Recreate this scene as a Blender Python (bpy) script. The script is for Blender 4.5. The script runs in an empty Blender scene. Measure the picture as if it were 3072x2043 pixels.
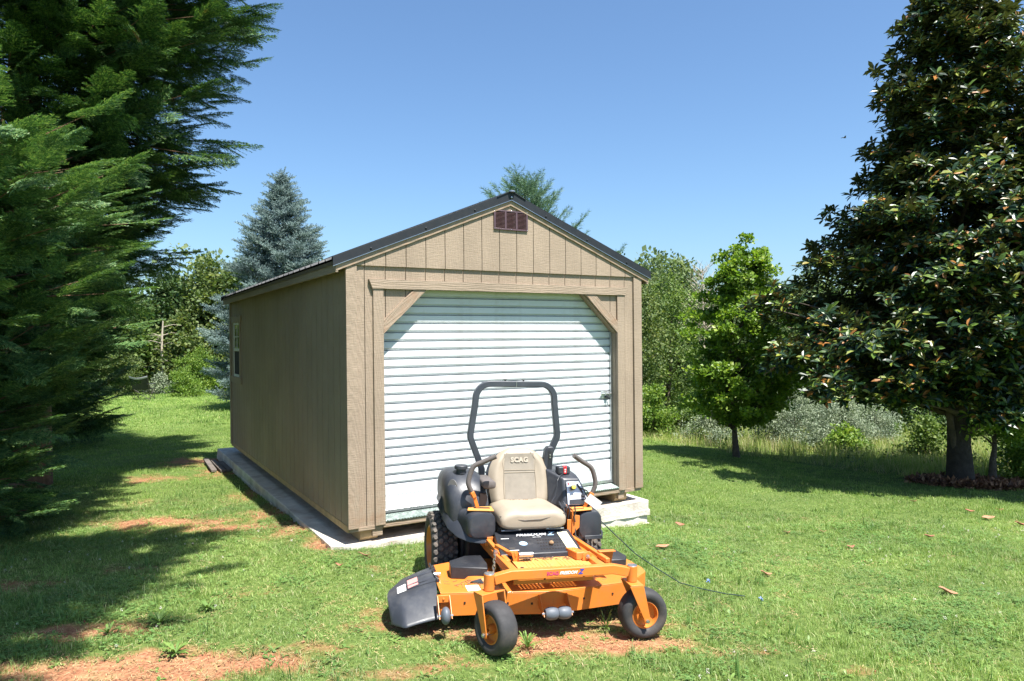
import bpy, bmesh, math, random
import numpy as np
from mathutils import Vector, Matrix, Euler

random.seed(7)
rng = np.random.default_rng(7)
PI = math.pi
SC = bpy.context.scene
COL = SC.collection

# ------------------------------------------------------------------ camera
CAM_Z = 1.955
cam = bpy.data.cameras.new('camera')
cam.sensor_width = 36.0
cam.lens = 25.2587
cam.clip_start = 0.05
cam.clip_end = 3000.0
cam_o = bpy.data.objects.new('camera', cam)
COL.objects.link(cam_o)
_pt, _rl = 0.0035, -0.0096
_X = Vector((1, 0, 0)); _F = Vector((0, math.cos(_pt), -math.sin(_pt))); _U = Vector((0, math.sin(_pt), math.cos(_pt)))
_r = _X * math.cos(_rl) + _U * math.sin(_rl)
_u = -_X * math.sin(_rl) + _U * math.cos(_rl)
cam_o.matrix_world = Matrix(((_r.x, _u.x, -_F.x, 0), (_r.y, _u.y, -_F.y, 0), (_r.z, _u.z, -_F.z, CAM_Z), (0, 0, 0, 1)))
SC.camera = cam_o
SC.render.resolution_x, SC.render.resolution_y = 1024, 681

# ------------------------------------------------------------------ light
SUN = Vector((0.81, -0.99, 2.65)).normalized()          # towards the sun
world = bpy.data.worlds.new('World'); SC.world = world; world.use_nodes = True
wn = world.node_tree; wn.nodes.clear()
sky = wn.nodes.new('ShaderNodeTexSky'); sky.sky_type = 'NISHITA'; sky.sun_disc = False
sky.sun_elevation = math.asin(SUN.z); sky.sun_rotation = math.atan2(SUN.x, SUN.y)
sky.altitude = 100; sky.air_density = 1.0; sky.dust_density = 1.5; sky.ozone_density = 4.0
bg = wn.nodes.new('ShaderNodeBackground'); bg.inputs[1].default_value = 0.080
wo = wn.nodes.new('ShaderNodeOutputWorld')
balance = wn.nodes.new('ShaderNodeMix'); balance.data_type = 'RGBA'; balance.blend_type = 'MULTIPLY'; balance.inputs[0].default_value = 1; balance.inputs[7].default_value = (.86, 1.0, 1.07, 1)   # camera white balance
wn.links.new(sky.outputs[0], balance.inputs[6]); wn.links.new(balance.outputs[2], bg.inputs[0]); wn.links.new(bg.outputs[0], wo.inputs[0])
sun = bpy.data.lights.new('sun', 'SUN'); sun.energy = 5.0; sun.angle = math.radians(0.53); sun.color = (1.0, 0.955, 0.89)
sun_o = bpy.data.objects.new('sun', sun); COL.objects.link(sun_o)
sun_o.rotation_euler = SUN.to_track_quat('Z', 'Y').to_euler()
sun_o.location = (0, 0, 30)
SC.view_settings.view_transform = 'Standard'; SC.view_settings.look = 'None'
SC.view_settings.gamma = 1; SC.view_settings.use_curve_mapping = False
SC.view_settings.exposure = 1.28
SC.cycles.max_bounces = 6; SC.cycles.diffuse_bounces = 2; SC.cycles.glossy_bounces = 3
SC.cycles.transmission_bounces = 5; SC.cycles.transparent_max_bounces = 8

# ------------------------------------------------------------------ object helpers
def link(o, parent=None):
    COL.objects.link(o)
    if parent is not None: o.parent = parent
    return o
def tag(o, label=None, cat=None, group=None, kind=None):
    if label: o['label'] = label
    if cat: o['category'] = cat
    if group: o['group'] = group
    if kind: o['kind'] = kind
    return o
def thing(name, loc, label, cat, group=None, rotz=0.0):
    o = bpy.data.objects.new(name, None); COL.objects.link(o)
    o.location = loc; o.rotation_euler = (0, 0, rotz); o.empty_display_size = .2
    return tag(o, label, cat, group)
def mesh_from(name, v, f, mats, mi=None, smooth=None):
    me = bpy.data.meshes.new(name)
    me.from_pydata([tuple(p) for p in v], [], f)
    for m in (mats if isinstance(mats, (list, tuple)) else [mats]): me.materials.append(m)
    if mi is not None: me.polygons.foreach_set('material_index', mi)
    if smooth is not None:
        me.polygons.foreach_set('use_smooth', [True] * len(me.polygons))
        me.set_sharp_from_angle(angle=math.radians(smooth))
    me.update()
    return me
class G:
    """collects shapes, then links them as one mesh object"""
    def __init__(s): s.v = []; s.f = []; s.m = []; s.cur = 0
    def add(s, v, f):
        b = len(s.v); s.v += [Vector(p) for p in v]
        for q in f: s.f.append([b + i for i in q]); s.m.append(s.cur)
        return s
    def box(s, lo, hi, R=None, piv=None):
        x0, y0, z0 = lo; x1, y1, z1 = hi
        v = [Vector(p) for p in ((x0,y0,z0),(x1,y0,z0),(x1,y1,z0),(x0,y1,z0),(x0,y0,z1),(x1,y0,z1),(x1,y1,z1),(x0,y1,z1))]
        if R is not None:
            c = Vector(piv) if piv is not None else (Vector(lo) + Vector(hi)) / 2
            v = [c + R @ (p - c) for p in v]
        return s.add(v, [(0,3,2,1),(4,5,6,7),(0,1,5,4),(1,2,6,5),(2,3,7,6),(3,0,4,7)])
    def prism(s, poly, a, b, axis='z'):
        n = len(poly)
        def P(p, t):
            if axis == 'z': return (p[0], p[1], t)
            if axis == 'y': return (p[0], t, p[1])
            return (t, p[0], p[1])
        v = [P(p, a) for p in poly] + [P(p, b) for p in poly]
        f = [tuple(range(n))[::-1], tuple(range(n, 2 * n))] + [(i, (i+1) % n, n + (i+1) % n, n + i) for i in range(n)]
        if axis == 'y': f = [tuple(reversed(q)) for q in f]
        return s.add(v, f)
    def ring(s, rings, cap=True, closed=True):
        n = len(rings[0]); v = [p for r in rings for p in r]; f = []
        for k in range(len(rings) - 1):
            for i in range(n if closed else n - 1):
                j = (i + 1) % n
                f.append((k*n+i, k*n+j, (k+1)*n+j, (k+1)*n+i))
        if cap: f += [tuple(range(n))[::-1], tuple((len(rings)-1)*n + i for i in range(n))]
        return s.add(v, f)
    def tube(s, pts, r, n=10, cap=True, rect=None, up=None, roll=0):
        pts = [Vector(p) for p in pts]; rings = []
        if not isinstance(r, (list, tuple)): r = [r] * len(pts)
        t0 = (pts[1] - pts[0]).normalized()
        ref = Vector(up) if up is not None else (Vector((0,0,1)) if abs(t0.z) < .9 else Vector((0,1,0)))
        nrm = (ref - t0 * ref.dot(t0)).normalized()
        for i, p in enumerate(pts):
            a = (pts[i] - pts[i-1]).normalized() if i else None
            b = (pts[i+1] - pts[i]).normalized() if i < len(pts)-1 else None
            t = ((a or b) + (b or a)).normalized()
            if up is not None: nrm = Vector(up)
            nrm = (nrm - t * nrm.dot(t)).normalized(); bi = t.cross(nrm)
            k = 1.0
            if a and b:
                k = 1 / max(.5, math.cos(a.angle(b, 0) / 2))
            if rect:
                w, h = rect
                rings.append([p + bi * (w/2*sx) * k + nrm * (h/2*sy) for sx, sy in ((-1,-1),(1,-1),(1,1),(-1,1))])
            else:
                rings.append([p + (nrm * math.cos(2*PI*j/n) + bi * math.sin(2*PI*j/n)) * r[i] for j in range(n)])
        rings = [list(reversed(q)) for q in rings] if False else rings
        return s.ring(rings, cap)
    def cyl(s, a, b, r, n=16, r2=None): return s.tube([a, b], [r, r if r2 is None else r2], n)
    def lathe(s, prof, c=(0,0,0), ax=(1,0,0), n=32, closed_prof=False):
        ax = Vector(ax).normalized(); c = Vector(c)
        ref = Vector((0,0,1)) if abs(ax.z) < .9 else Vector((1,0,0))
        e1 = (ref - ax * ref.dot(ax)).normalized(); e2 = ax.cross(e1)
        rings = []
        for (h, r) in prof:
            rings.append([c + ax*h + (e1*math.cos(2*PI*j/n) + e2*math.sin(2*PI*j/n)) * r for j in range(n)])
        if closed_prof: rings.append(rings[0])
        return s.ring(rings, cap=not closed_prof)
    def ell(s, c, r, n=14, k=9):
        c = Vector(c); rings = []
        for i in range(k + 1):
            a = -PI/2 + PI * i / k; a = max(min(a, PI/2 - .08), -PI/2 + .08)
            rings.append([c + Vector((r[0]*math.cos(a)*math.cos(2*PI*j/n), r[1]*math.cos(a)*math.sin(2*PI*j/n), r[2]*math.sin(a))) for j in range(n)])
        return s.ring(rings)
    def obj(s, name, mat, parent=None, bevel=0, seg=2, smooth=35, fix=True, sub=0):
        me = mesh_from(name, s.v, s.f, mat, s.m)
        if fix:
            bm = bmesh.new(); bm.from_mesh(me); bmesh.ops.recalc_face_normals(bm, faces=bm.faces); bm.to_mesh(me); bm.free()
        if smooth:
            me.polygons.foreach_set('use_smooth', [True] * len(me.polygons)); me.set_sharp_from_angle(angle=math.radians(smooth))
        o = link(bpy.data.objects.new(name, me), parent)
        if bevel:
            b = o.modifiers.new('bevel', 'BEVEL'); b.width = bevel; b.segments = seg; b.limit_method = 'ANGLE'; b.angle_limit = math.radians(40)
        if sub:
            m = o.modifiers.new('sub', 'SUBSURF'); m.levels = sub; m.render_levels = sub
        return o
def text_obj(name, body, size, mat, parent, M, shear=0.0, bold=0.0, extrude=0.0006, space=1.0, ax='CENTER'):
    cu = bpy.data.curves.new(name, 'FONT'); cu.body = body; cu.size = size; cu.shear = shear; cu.offset = bold
    cu.extrude = extrude; cu.align_x = ax; cu.align_y = 'CENTER'; cu.space_character = space; cu.resolution_u = 3
    t = bpy.data.objects.new('tmp_text', cu); COL.objects.link(t)
    dg = bpy.context.evaluated_depsgraph_get(); me = bpy.data.meshes.new_from_object(t.evaluated_get(dg))
    me.name = name; COL.objects.unlink(t); bpy.data.objects.remove(t); bpy.data.curves.remove(cu)
    me.materials.clear(); me.materials.append(mat)
    o = link(bpy.data.objects.new(name, me), parent); o.matrix_local = M
    return o
def frame_m(origin, xdir, ydir):
    x = Vector(xdir).normalized(); y = Vector(ydir); y = (y - x * x.dot(y)).normalized(); z = x.cross(y); o = Vector(origin)
    return Matrix(((x.x, y.x, z.x, o.x), (x.y, y.y, z.y, o.y), (x.z, y.z, z.z, o.z), (0, 0, 0, 1)))

# ------------------------------------------------------------------ materials
class N:
    def __init__(s, name):
        s.m = bpy.data.materials.new(name); s.m.use_nodes = True; s.t = s.m.node_tree
        s.b = s.t.nodes['Principled BSDF']; s.out = s.t.nodes['Material Output']
    def n(s, typ, **kw):
        nd = s.t.nodes.new(typ)
        for k, v in kw.items():
            if k in ('i',):
                for a, b in v.items(): nd.inputs[a].default_value = b
            else: setattr(nd, k, v)
        return nd
    def l(s, a, b): s.t.links.new(a, b)
    def co(s, kind='Object', scale=(1,1,1)):
        tc = s.n('ShaderNodeTexCoord'); mp = s.n('ShaderNodeMapping'); mp.inputs['Scale'].default_value = scale
        s.l(tc.outputs[kind], mp.inputs[0]); return mp.outputs[0]
    def noise(s, vec, scale, detail=4, rough=.6):
        nd = s.n('ShaderNodeTexNoise'); nd.inputs['Scale'].default_value = scale; nd.inputs['Detail'].default_value = detail
        nd.inputs['Roughness'].default_value = rough
        if vec is not None: s.l(vec, nd.inputs['Vector'])
        return nd.outputs['Fac']
    def ramp(s, fac, stops):
        nd = s.n('ShaderNodeValToRGB'); cr = nd.color_ramp
        while len(cr.elements) < len(stops): cr.elements.new(.5)
        for e, (p, c) in zip(cr.elements, stops): e.position = p; e.color = (c[0], c[1], c[2], 1) if not isinstance(c, float) else (c, c, c, 1)
        s.l(fac, nd.inputs[0]); return nd.outputs[0]
    def mix(s, fac, a, b, blend='MIX'):
        nd = s.n('ShaderNodeMix', data_type='RGBA', blend_type=blend)
        for sock, val in ((nd.inputs[0], fac), (nd.inputs[6], a), (nd.inputs[7], b)):
            if hasattr(val, 'links'): s.l(val, sock)
            elif isinstance(val, (tuple, list)): sock.default_value = (*val[:3], 1)
            else: sock.default_value = val
        return nd.outputs[2]
    def math(s, op, a, b=None):
        nd = s.n('ShaderNodeMath', operation=op)
        for sock, val in ((nd.inputs[0], a), (nd.inputs[1], b)):
            if val is None: continue
            if hasattr(val, 'links'): s.l(val, sock)
            else: sock.default_value = val
        return nd.outputs[0]
    def bump(s, h, strength=.3, dist=.01, into=None):
        nd = s.n('ShaderNodeBump'); nd.inputs['Strength'].default_value = strength; nd.inputs['Distance'].default_value = dist
        s.l(h, nd.inputs['Height']); s.l(nd.outputs[0], (into or s.b).inputs['Normal']); return nd
def M(name, col, rough=.6, metal=0.0, var=.12, scale=6, bump=0.0, bscale=60, bdist=.004, spec=.5, dirt=None, dirt_amt=.5, dscale=4, coat=0.0):
    s = N(name); b = s.b
    v = s.co(); f = s.noise(v, scale, 5)
    lo = tuple(c * (1 - var) for c in col); hi = tuple(min(1, c * (1 + var)) for c in col)
    c = s.ramp(f, [(.3, lo), (.7, hi)])
    if dirt:
        d = s.noise(v, dscale, 8, .7); d = s.ramp(d, [(.5, 0.0), (.72, 1.0)])
        c = s.mix(s.math('MULTIPLY', d, dirt_amt), c, dirt)
    s.l(c, b.inputs['Base Color'])
    rr = s.noise(v, scale * 2.7, 4)
    s.l(s.ramp(rr, [(.3, max(0.02, rough - .1)), (.7, min(1.0, rough + .1))]), b.inputs['Roughness'])
    b.inputs['Metallic'].default_value = metal; b.inputs['Specular IOR Level'].default_value = spec
    b.inputs['Coat Weight'].default_value = coat
    if bump: s.bump(s.noise(v, bscale, 5, .65), bump, bdist)
    return s.m
def leaf_mat(name, cols, rough=.5, trans=.35, spec=.4, back=None, tcol=None, patch=None):
    """cols: (pos, colour) stops picked per leaf"""
    s = N(name); b = s.b
    ge = s.n('ShaderNodeNewGeometry'); oi = s.n('ShaderNodeObjectInfo')
    r = s.math('FRACT', s.math('ADD', ge.outputs['Random Per Island'], s.math('MULTIPLY', oi.outputs['Random'], 3.7)))
    c = s.ramp(r, cols)
    big = s.noise(ge.outputs['Position'], 1.1, 3)
    c = s.mix(1.0, c, s.ramp(big, [(.32, (.72, .76, .8)), (.68, (1.2, 1.16, 1.05))]), 'MULTIPLY')
    if patch: c = s.mix(s.ramp(s.noise(ge.outputs['Position'], patch[1], 3), [(patch[2], 0.0), (patch[2] + .1, 1.0)]), c, patch[0])
    if back: c = s.mix(ge.outputs['Backfacing'], c, back)
    s.l(c, b.inputs['Base Color'])
    b.inputs['Roughness'].default_value = rough; b.inputs['Specular IOR Level'].default_value = spec
    if trans > 0:
        tr = s.n('ShaderNodeBsdfTranslucent'); mx = s.n('ShaderNodeMixShader'); mx.inputs[0].default_value = trans
        s.l(s.mix(1.0, c, tcol or (1.25, 1.3, .6), 'MULTIPLY'), tr.inputs['Color'])
        s.l(b.outputs[0], mx.inputs[1]); s.l(tr.outputs[0], mx.inputs[2]); s.l(mx.outputs[0], s.out.inputs[0])
    return s.m

# ------------------------------------------------------------------ ground height and where the turf is worn
def zt(x, y):
    x = np.asarray(x, float); y = np.asarray(y, float)
    gx = -.034 * (np.clip(x, -2, 30) + .2)
    yy = np.clip(y, 5, 34) - 5
    return gx - yy * (.022 + .028 / (1 + np.exp(-x / 1.5))) + .055 * np.exp(-((x + 1.7) / 1.3)**2 - ((y - 6.9) / 2.2)**2)
SHX, SHY, SHA = -1.5079, 6.5412, 0.5249          # garage: front left corner and heading
def to_shed(x, y):
    dx, dy = np.asarray(x) - SHX, np.asarray(y) - SHY; c, s_ = math.cos(SHA), math.sin(SHA)
    return dx * c + dy * s_, -dx * s_ + dy * c
DIRT = [(-.9,6.0,.3,.07,.7),(.9,5.9,.35,.1,.6),(1.6,4.6,.3,.08,.6),(2.0,4.35,.35,.07,.6),(-3.2,6.0,.35,.12,.6),(-2.5,6.9,.3,.15,.6),(-4.0,5.6,.6,.3,.7),(-1.9,5.3,.3,.06,.5),(2.6,6.8,.3,.1,.45),(3.6,8.8,.4,.12,.45),(-2.35,4.10,.85,.22,1.2),(-1.75,4.18,.75,.2,1.1),(-2.85,4.72,.55,.16,1.1),(-1.3,4.45,.5,.09,.8),(-3.75,7.75,.85,.30,1.1),(-3.0,7.42,.6,.18,1.0),
        (-1.72,6.75,.28,.28,1.1),(-2.2,7.35,.28,.55,.9),(-2.75,8.3,.32,.8,.85),(-3.4,9.6,.35,.9,.8),(-4.4,11.4,.6,.8,.9),
        (.12,4.72,.8,.20,1.15),(.75,4.62,.45,.17,1.1),(-.65,4.86,.55,.22,.9),(.3,5.1,.9,.35,.9),(-5.4,12.3,.9,.7,.9),(-5.3,10.6,.7,.4,.7),
        (-1.0,5.0,.25,.2,.6),(-.5,4.2,.5,.1,.7),(1.15,4.55,.3,.12,.7),(-4.6,8.8,.5,.3,.6),(-1.3,6.25,.4,.1,.5),(-.55,6.5,.5,.15,.4)]
def fnoise(x, y, s):
    x = np.asarray(x) * s; y = np.asarray(y) * s
    return (np.sin(x*1.7+1.3*np.sin(y*1.1+.7))+np.sin(y*2.1+1.7*np.sin(x*.9+2.1))+np.sin((x+y)*1.3+1.1*np.sin((x-y)*1.9)))/3
def worn(x, y):
    x = np.asarray(x, float); y = np.asarray(y, float); d = np.zeros_like(x)
    xx = x + .16 * fnoise(x, y, 3.1) + .06 * fnoise(x, y, 9.7); yy = y + .14 * fnoise(y, x, 3.3) + .05 * fnoise(y, x, 11.3)
    for (cx, cy, rx, ry, a) in DIRT:
        d = np.maximum(d, .92 * a * np.exp(-((xx-cx)/rx)**2 - ((yy-cy)/ry)**2))
    return np.clip(d, 0, 1.2)
# ------------------------------------------------------------------ ground
def ground_mat():
    s = N('turf_and_red_clay'); v = s.co()
    at = s.n('ShaderNodeAttribute', attribute_name='worn')
    n1 = s.noise(v, 5.5, 7, .7)
    f = s.math('ADD', at.outputs['Fac'], s.math('MULTIPLY', s.math('SUBTRACT', n1, .5), 1.5))
    f = s.ramp(f, [(.30, 0.0), (.78, 1.0)])
    fine = s.noise(v, 42, 6, .7)
    clay = s.ramp(fine, [(.3, (.17, .068, .038)), (.5, (.30, .135, .072)), (.74, (.42, .25, .15))])
    straw = s.ramp(s.noise(v, 9, 5), [(.5, 0.0), (.7, 1.0)])
    clay = s.mix(s.math('MULTIPLY', straw, .38), clay, (.42, .31, .15))
    turf = s.ramp(s.noise(v, 26, 6, .7), [(.3, (.045, .075, .02)), (.55, (.11, .16, .04)), (.75, (.23, .23, .09))])
    far = s.ramp(s.noise(v, .8, 4), [(.3, (.10, .17, .03)), (.7, (.19, .26, .055))])
    geo = s.n('ShaderNodeSeparateXYZ'); s.l(v, geo.inputs[0])
    ff = s.n('ShaderNodeMapRange'); ff.inputs[1].default_value = 14; ff.inputs[2].default_value = 30; s.l(geo.outputs[1], ff.inputs[0])
    turf = s.mix(ff.outputs[0], turf, far)
    s.l(s.mix(f, turf, clay), s.b.inputs['Base Color']); s.b.inputs['Roughness'].default_value = .95
    s.b.inputs['Specular IOR Level'].default_value = .1
    s.bump(fine, .6, .02)
    return s.m
def axis_pts(a, b, core0, core1, step, grow=1.14):
    p = list(np.arange(core0, core1 + 1e-6, step)); d = step
    while p[-1] < b: d *= grow; p.append(p[-1] + d)
    d = step; q = [core0]
    while q[-1] > a: d *= grow; q.append(q[-1] - d)
    return np.array(sorted(q[1:]) + p)
gxs = axis_pts(-900, 900, -8, 8, .08); gys = axis_pts(-300, 1200, 2, 15, .08)
GX, GY = np.meshgrid(gxs, gys); gx, gy = GX.ravel(), GY.ravel()
gz = zt(gx, gy) + .012 * fnoise(gx, gy, 2.3) + .006 * fnoise(gx, gy, 8.1)
W_ = worn(gx, gy); gz -= .012 * W_
# wooded rise far behind
gz += 9 * np.clip((gy - 60) / 120, 0, 1) ** 1.3
sx_, sy_ = to_shed(gx, gy)
under = (sx_ > -.1) & (sx_ < 3.58) & (sy_ > .16) & (sy_ < 7.0)
gz[under] -= .15
nx, ny = len(gxs), len(gys)
idx = np.arange(nx * ny).reshape(ny, nx)
fc = np.stack([idx[:-1, :-1], idx[:-1, 1:], idx[1:, 1:], idx[1:, :-1]], -1).reshape(-1, 4)
me = mesh_from('ground', np.stack([gx, gy, gz], 1).tolist(), fc.tolist(), ground_mat())
me.polygons.foreach_set('use_smooth', [True] * len(me.polygons))
at = me.attributes.new('worn', 'FLOAT', 'POINT'); at.data.foreach_set('value', W_.astype(np.float32))
tag(link(bpy.data.objects.new('ground', me)), kind='structure')

# ------------------------------------------------------------------ concrete pad under the garage
concrete = M('weathered_concrete', (.56, .52, .46), .9, var=.22, scale=5, bump=.7, bscale=40, bdist=.012, dirt=(.30, .20, .13), dirt_amt=.65, dscale=4)
pad_o = bpy.data.objects.new('concrete_pad', None); COL.objects.link(pad_o); pad_o.location = (SHX, SHY, 0); pad_o.rotation_euler = (0, 0, SHA)
tag(pad_o, 'weathered concrete slab under the garage', kind='structure')
g = G()
rr = random.Random(3)
# four rough pours, each ledge set out a little further than the one above
lv = [(.075, -.03, 0.0), (-.028, -.10, .008), (-.098, -.19, -.006), (-.188, -.46, .012)]
for (z1, z0, o_) in lv:
    n_ = 46; pts = []
    for i in range(n_ + 1): pts.append((-.14 + (3.52 + .14) * i / n_ + o_, -.035 + .12 * max(0, 1 - i / 2) - o_ + rr.uniform(-.01, .01)))
    for i in range(1, 13): pts.append((3.52 + .10 * i / 12 + o_ + rr.uniform(-.015, .015), .1 + 6.9 * i / 12))
    pts += [(-.16 - o_, 7.02)]
    for i in range(11, 0, -1): pts.append((-.14 - .02 * i / 12 - o_ + rr.uniform(-.004, .004), .1 + 6.9 * i / 12))
    g.prism(pts, z0, z1 if z1 > 0 else z1 + .001)
g.obj('slab', concrete, pad_o, bevel=.008)
g = G()
for (z0, z1) in ((-.032, -.026), (-.102, -.096), (-.192, -.186)):
    g.box((-.05, .0, z0 - .01), (3.50, 6.9, z1 + .012))
g.obj('mortar_bed', concrete, pad_o)
# ------------------------------------------------------------------ garage
def wood_mat(name, col, axis='z'):
    """painted engineered siding with embossed cedar grain"""
    s = N(name); sc = {'z': (7, 7, 1.0), 'x': (1.0, 7, 7), 'y': (7, 1.0, 7)}[axis]
    tc = s.n('ShaderNodeTexCoord')
    mp = s.n('ShaderNodeMapping'); mp.inputs['Scale'].default_value = (sc[0], sc[1], sc[2])
    s.l(tc.outputs['Object'], mp.inputs[0]); v = mp.outputs[0]
    w = s.n('ShaderNodeTexNoise'); w.inputs['Scale'].default_value = 1.6; w.inputs['Detail'].default_value = 3; s.l(v, w.inputs[0])
    wv = s.n('ShaderNodeTexWave', wave_type='RINGS', rings_direction='SPHERICAL'); wv.inputs['Scale'].default_value = 2.4; wv.inputs['Distortion'].default_value = 9
    wv.inputs['Detail'].default_value = 3; wv.inputs['Detail Scale'].default_value = 1.5; s.l(v, wv.inputs[0])
    mp2 = s.n('ShaderNodeMapping'); mp2.inputs['Scale'].default_value = {'z': (14, 14, 110), 'x': (110, 14, 14), 'y': (14, 110, 14)}[axis]
    s.l(tc.outputs['Object'], mp2.inputs[0])
    chat = s.noise(mp2.outputs[0], 1.0, 4, .6)
    h = s.math('ADD', s.math('MULTIPLY', wv.outputs['Fac'], .45), s.math('MULTIPLY', chat, 1.0))
    c = s.ramp(s.noise(v, .6, 4), [(.3, tuple(x * .93 for x in col)), (.7, tuple(x * 1.05 for x in col))])
    c = s.mix(s.ramp(h, [(.35, .35), (.8, 0.0)]), c, tuple(x * .72 for x in col))
    sep = s.n('ShaderNodeSeparateXYZ'); s.l(tc.outputs['Object'], sep.inputs[0])
    mr = s.n('ShaderNodeMapRange'); mr.inputs[1].default_value = .75; mr.inputs[2].default_value = .2; s.l(sep.outputs[2], mr.inputs[0])
    splash = s.math('MULTIPLY', mr.outputs[0], s.ramp(s.noise(tc.outputs['Object'], 9, 6, .7), [(.42, 0.0), (.68, .55)]))
    c = s.mix(splash, c, (.30, .17, .10))
    weather = s.ramp(s.noise(tc.outputs['Object'], 1.3, 5), [(.35, .88), (.65, 1.06)]); c = s.mix(1.0, c, weather, 'MULTIPLY')
    s.l(c, s.b.inputs['Base Color']); s.b.inputs['Roughness'].default_value = .62; s.b.inputs['Specular IOR Level'].default_value = .35
    s.bump(h, .55, .006)
    return s.m
TAN = (.325, .252, .185)
siding = wood_mat('taupe_painted_siding', TAN); trimz = wood_mat('taupe_trim_upright', TAN, 'z'); trimx = wood_mat('taupe_trim_level', TAN, 'x')
trimy = wood_mat('taupe_trim_lengthwise', TAN, 'y')
groove = M('sheathing_felt', (.12, .09, .065), .8)
black_metal = M('black_painted_steel', (.016, .019, .024), .55, var=.1, bump=.06, bscale=3, bdist=.01, spec=.35)
bright_edge = M('bare_steel_edge', (.42, .44, .48), .35, 1.0)
plate = N('galvanised_tread_plate'); _v = plate.co()
_w = plate.n('ShaderNodeTexWave', wave_type='BANDS', bands_direction='DIAGONAL'); _w.inputs['Scale'].default_value = 22; _w.inputs['Distortion'].default_value = 1.5; plate.l(_v, _w.inputs[0])
plate.l(plate.ramp(plate.noise(_v, 14, 5), [(.3, (.17, .23, .21)), (.7, (.40, .46, .43))]), plate.b.inputs['Base Color']); plate.b.inputs['Metallic'].default_value = .7
plate.b.inputs['Roughness'].default_value = .42; plate.bump(_w.outputs['Fac'], .8, .01); plate = plate.m
door_white = M('white_enamelled_steel', (.60, .63, .65), .38, var=.04, scale=3, spec=.5, bump=.12, bscale=3, bdist=.02, dirt=(.36, .34, .30), dirt_amt=.35, dscale=7)
galv = M('galvanised_steel', (.62, .64, .65), .35, .85, var=.12, scale=20)
brown = M('brown_vent_plastic', (.085, .042, .048), .33, spec=.9)
vent_dark = M('vent_recess', (.02, .015, .015), .8)
treated = M('treated_timber', (.40, .28, .15), .8, var=.25, scale=9, bump=.4, bscale=30)
white_vinyl = M('white_vinyl', (.72, .72, .68), .4)
dark_in = M('dark_interior', (.03, .03, .03), .9)

SH = thing('garage', (SHX, SHY, 0), 'tan portable garage with black metal gable roof and white roll-up door', 'garage', rotz=SHA)
W, L, ZB, ZT = 3.4534, 6.5169, .245, 2.645
RIDGE_X = W / 2
def rake(x, off=0.0):      # underside of the gable trim
    return 3.352 + off - abs(x - RIDGE_X) * .405
grv = [.1758 + .2032 * i for i in range(16)]
edges = [.08] + grv + [W - .08]
# lower siding, cut round the doorway with clipped top corners
def clip_poly(poly, f):
    out = []
    for i in range(len(poly)):
        a, b = poly[i], poly[(i+1) % len(poly)]; fa, fb = f(a), f(b)
        if fa >= 0: out.append(a)
        if (fa >= 0) != (fb >= 0):
            t = fa / (fa - fb); out.append((a[0] + (b[0]-a[0])*t, a[1] + (b[1]-a[1])*t))
    return out
for i in range(len(edges) - 1):
    a, b = edges[i] + .0035, edges[i+1] - .0035
    polys = []
    if b < .36 or a > 3.09: polys.append([(a, ZB - .015), (b, ZB - .015), (b, ZT), (a, ZT)])
    else:
        aa, bb = max(a, .33), min(b, 3.12)
        polys.append([(a, 2.43), (b, 2.43), (b, ZT), (a, ZT)])
        cor = []
        if b < .80: cor = clip_poly([(max(a, .3525), 1.9), (b, 1.9), (b, 2.4299), (max(a, .3525), 2.4299)], lambda p: (p[1] - 2.08) - (p[0] - .353) * .95)
        if a > 2.63: cor = clip_poly([(a, 1.9), (min(b, 3.1075), 1.9), (min(b, 3.1075), 2.4299), (a, 2.4299)], lambda p: (p[1] - 2.08) - (3.10 - p[0]) * .95)
        if len(cor) > 2: polys = [[(a, 2.4301), (b, 2.4301), (b, ZT), (a, ZT)], cor]
        if a < .36: polys.append([(a, ZB - .015), (.352, ZB - .015), (.352, 2.4299), (a, 2.4299)])
        if b > 3.09: polys.append([(3.108, ZB - .015), (b, ZB - .015), (b, 2.4299), (3.108, 2.4299)])
    for p in polys:
        g = G(); g.prism(p, .006, .018, 'y'); g.obj('siding_plank', siding, SH)
    # gable planks stand proud and hang over the lower ones
    x0, x1 = a, b
    if i == 0: x0 = .01
    if i == len(edges) - 2: x1 = W - .01
    g = G()
    up = [(x0, 2.637), (x1, 2.637), (x1, rake(x1, .03))]
    if x0 < RIDGE_X < x1: up.append((RIDGE_X, rake(RIDGE_X, .03)))
    up.append((x0, rake(x0, .03)))
    g.prism(up, -.014, .004, 'y')
    g.obj('siding_plank', siding, SH)
g = G(); g.cur = 0
for (x0, x1, z0, z1) in ((.02, .352, ZB - .01, 2.64), (3.108, W - .02, ZB - .01, 2.64), (.352, 3.108, 2.43, 2.64)): g.box((x0, .0185, z0), (x1, .03, z1))
g.prism([(.02, 2.641), (W - .02, 2.641), (W - .02, rake(W - .02, .02)), (RIDGE_X, rake(RIDGE_X, .02)), (.02, rake(.02, .02))], .0045, .03, 'y')
g.obj('sheathing', groove, SH)
for x0, x1 in ((-.004, .098), (3.345, W + .004)):
    g = G(); g.box((x0, -.018, ZB - .022), (x1, .0055, 2.632)); g.obj('corner_trim', trimz, SH, bevel=.002)
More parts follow.
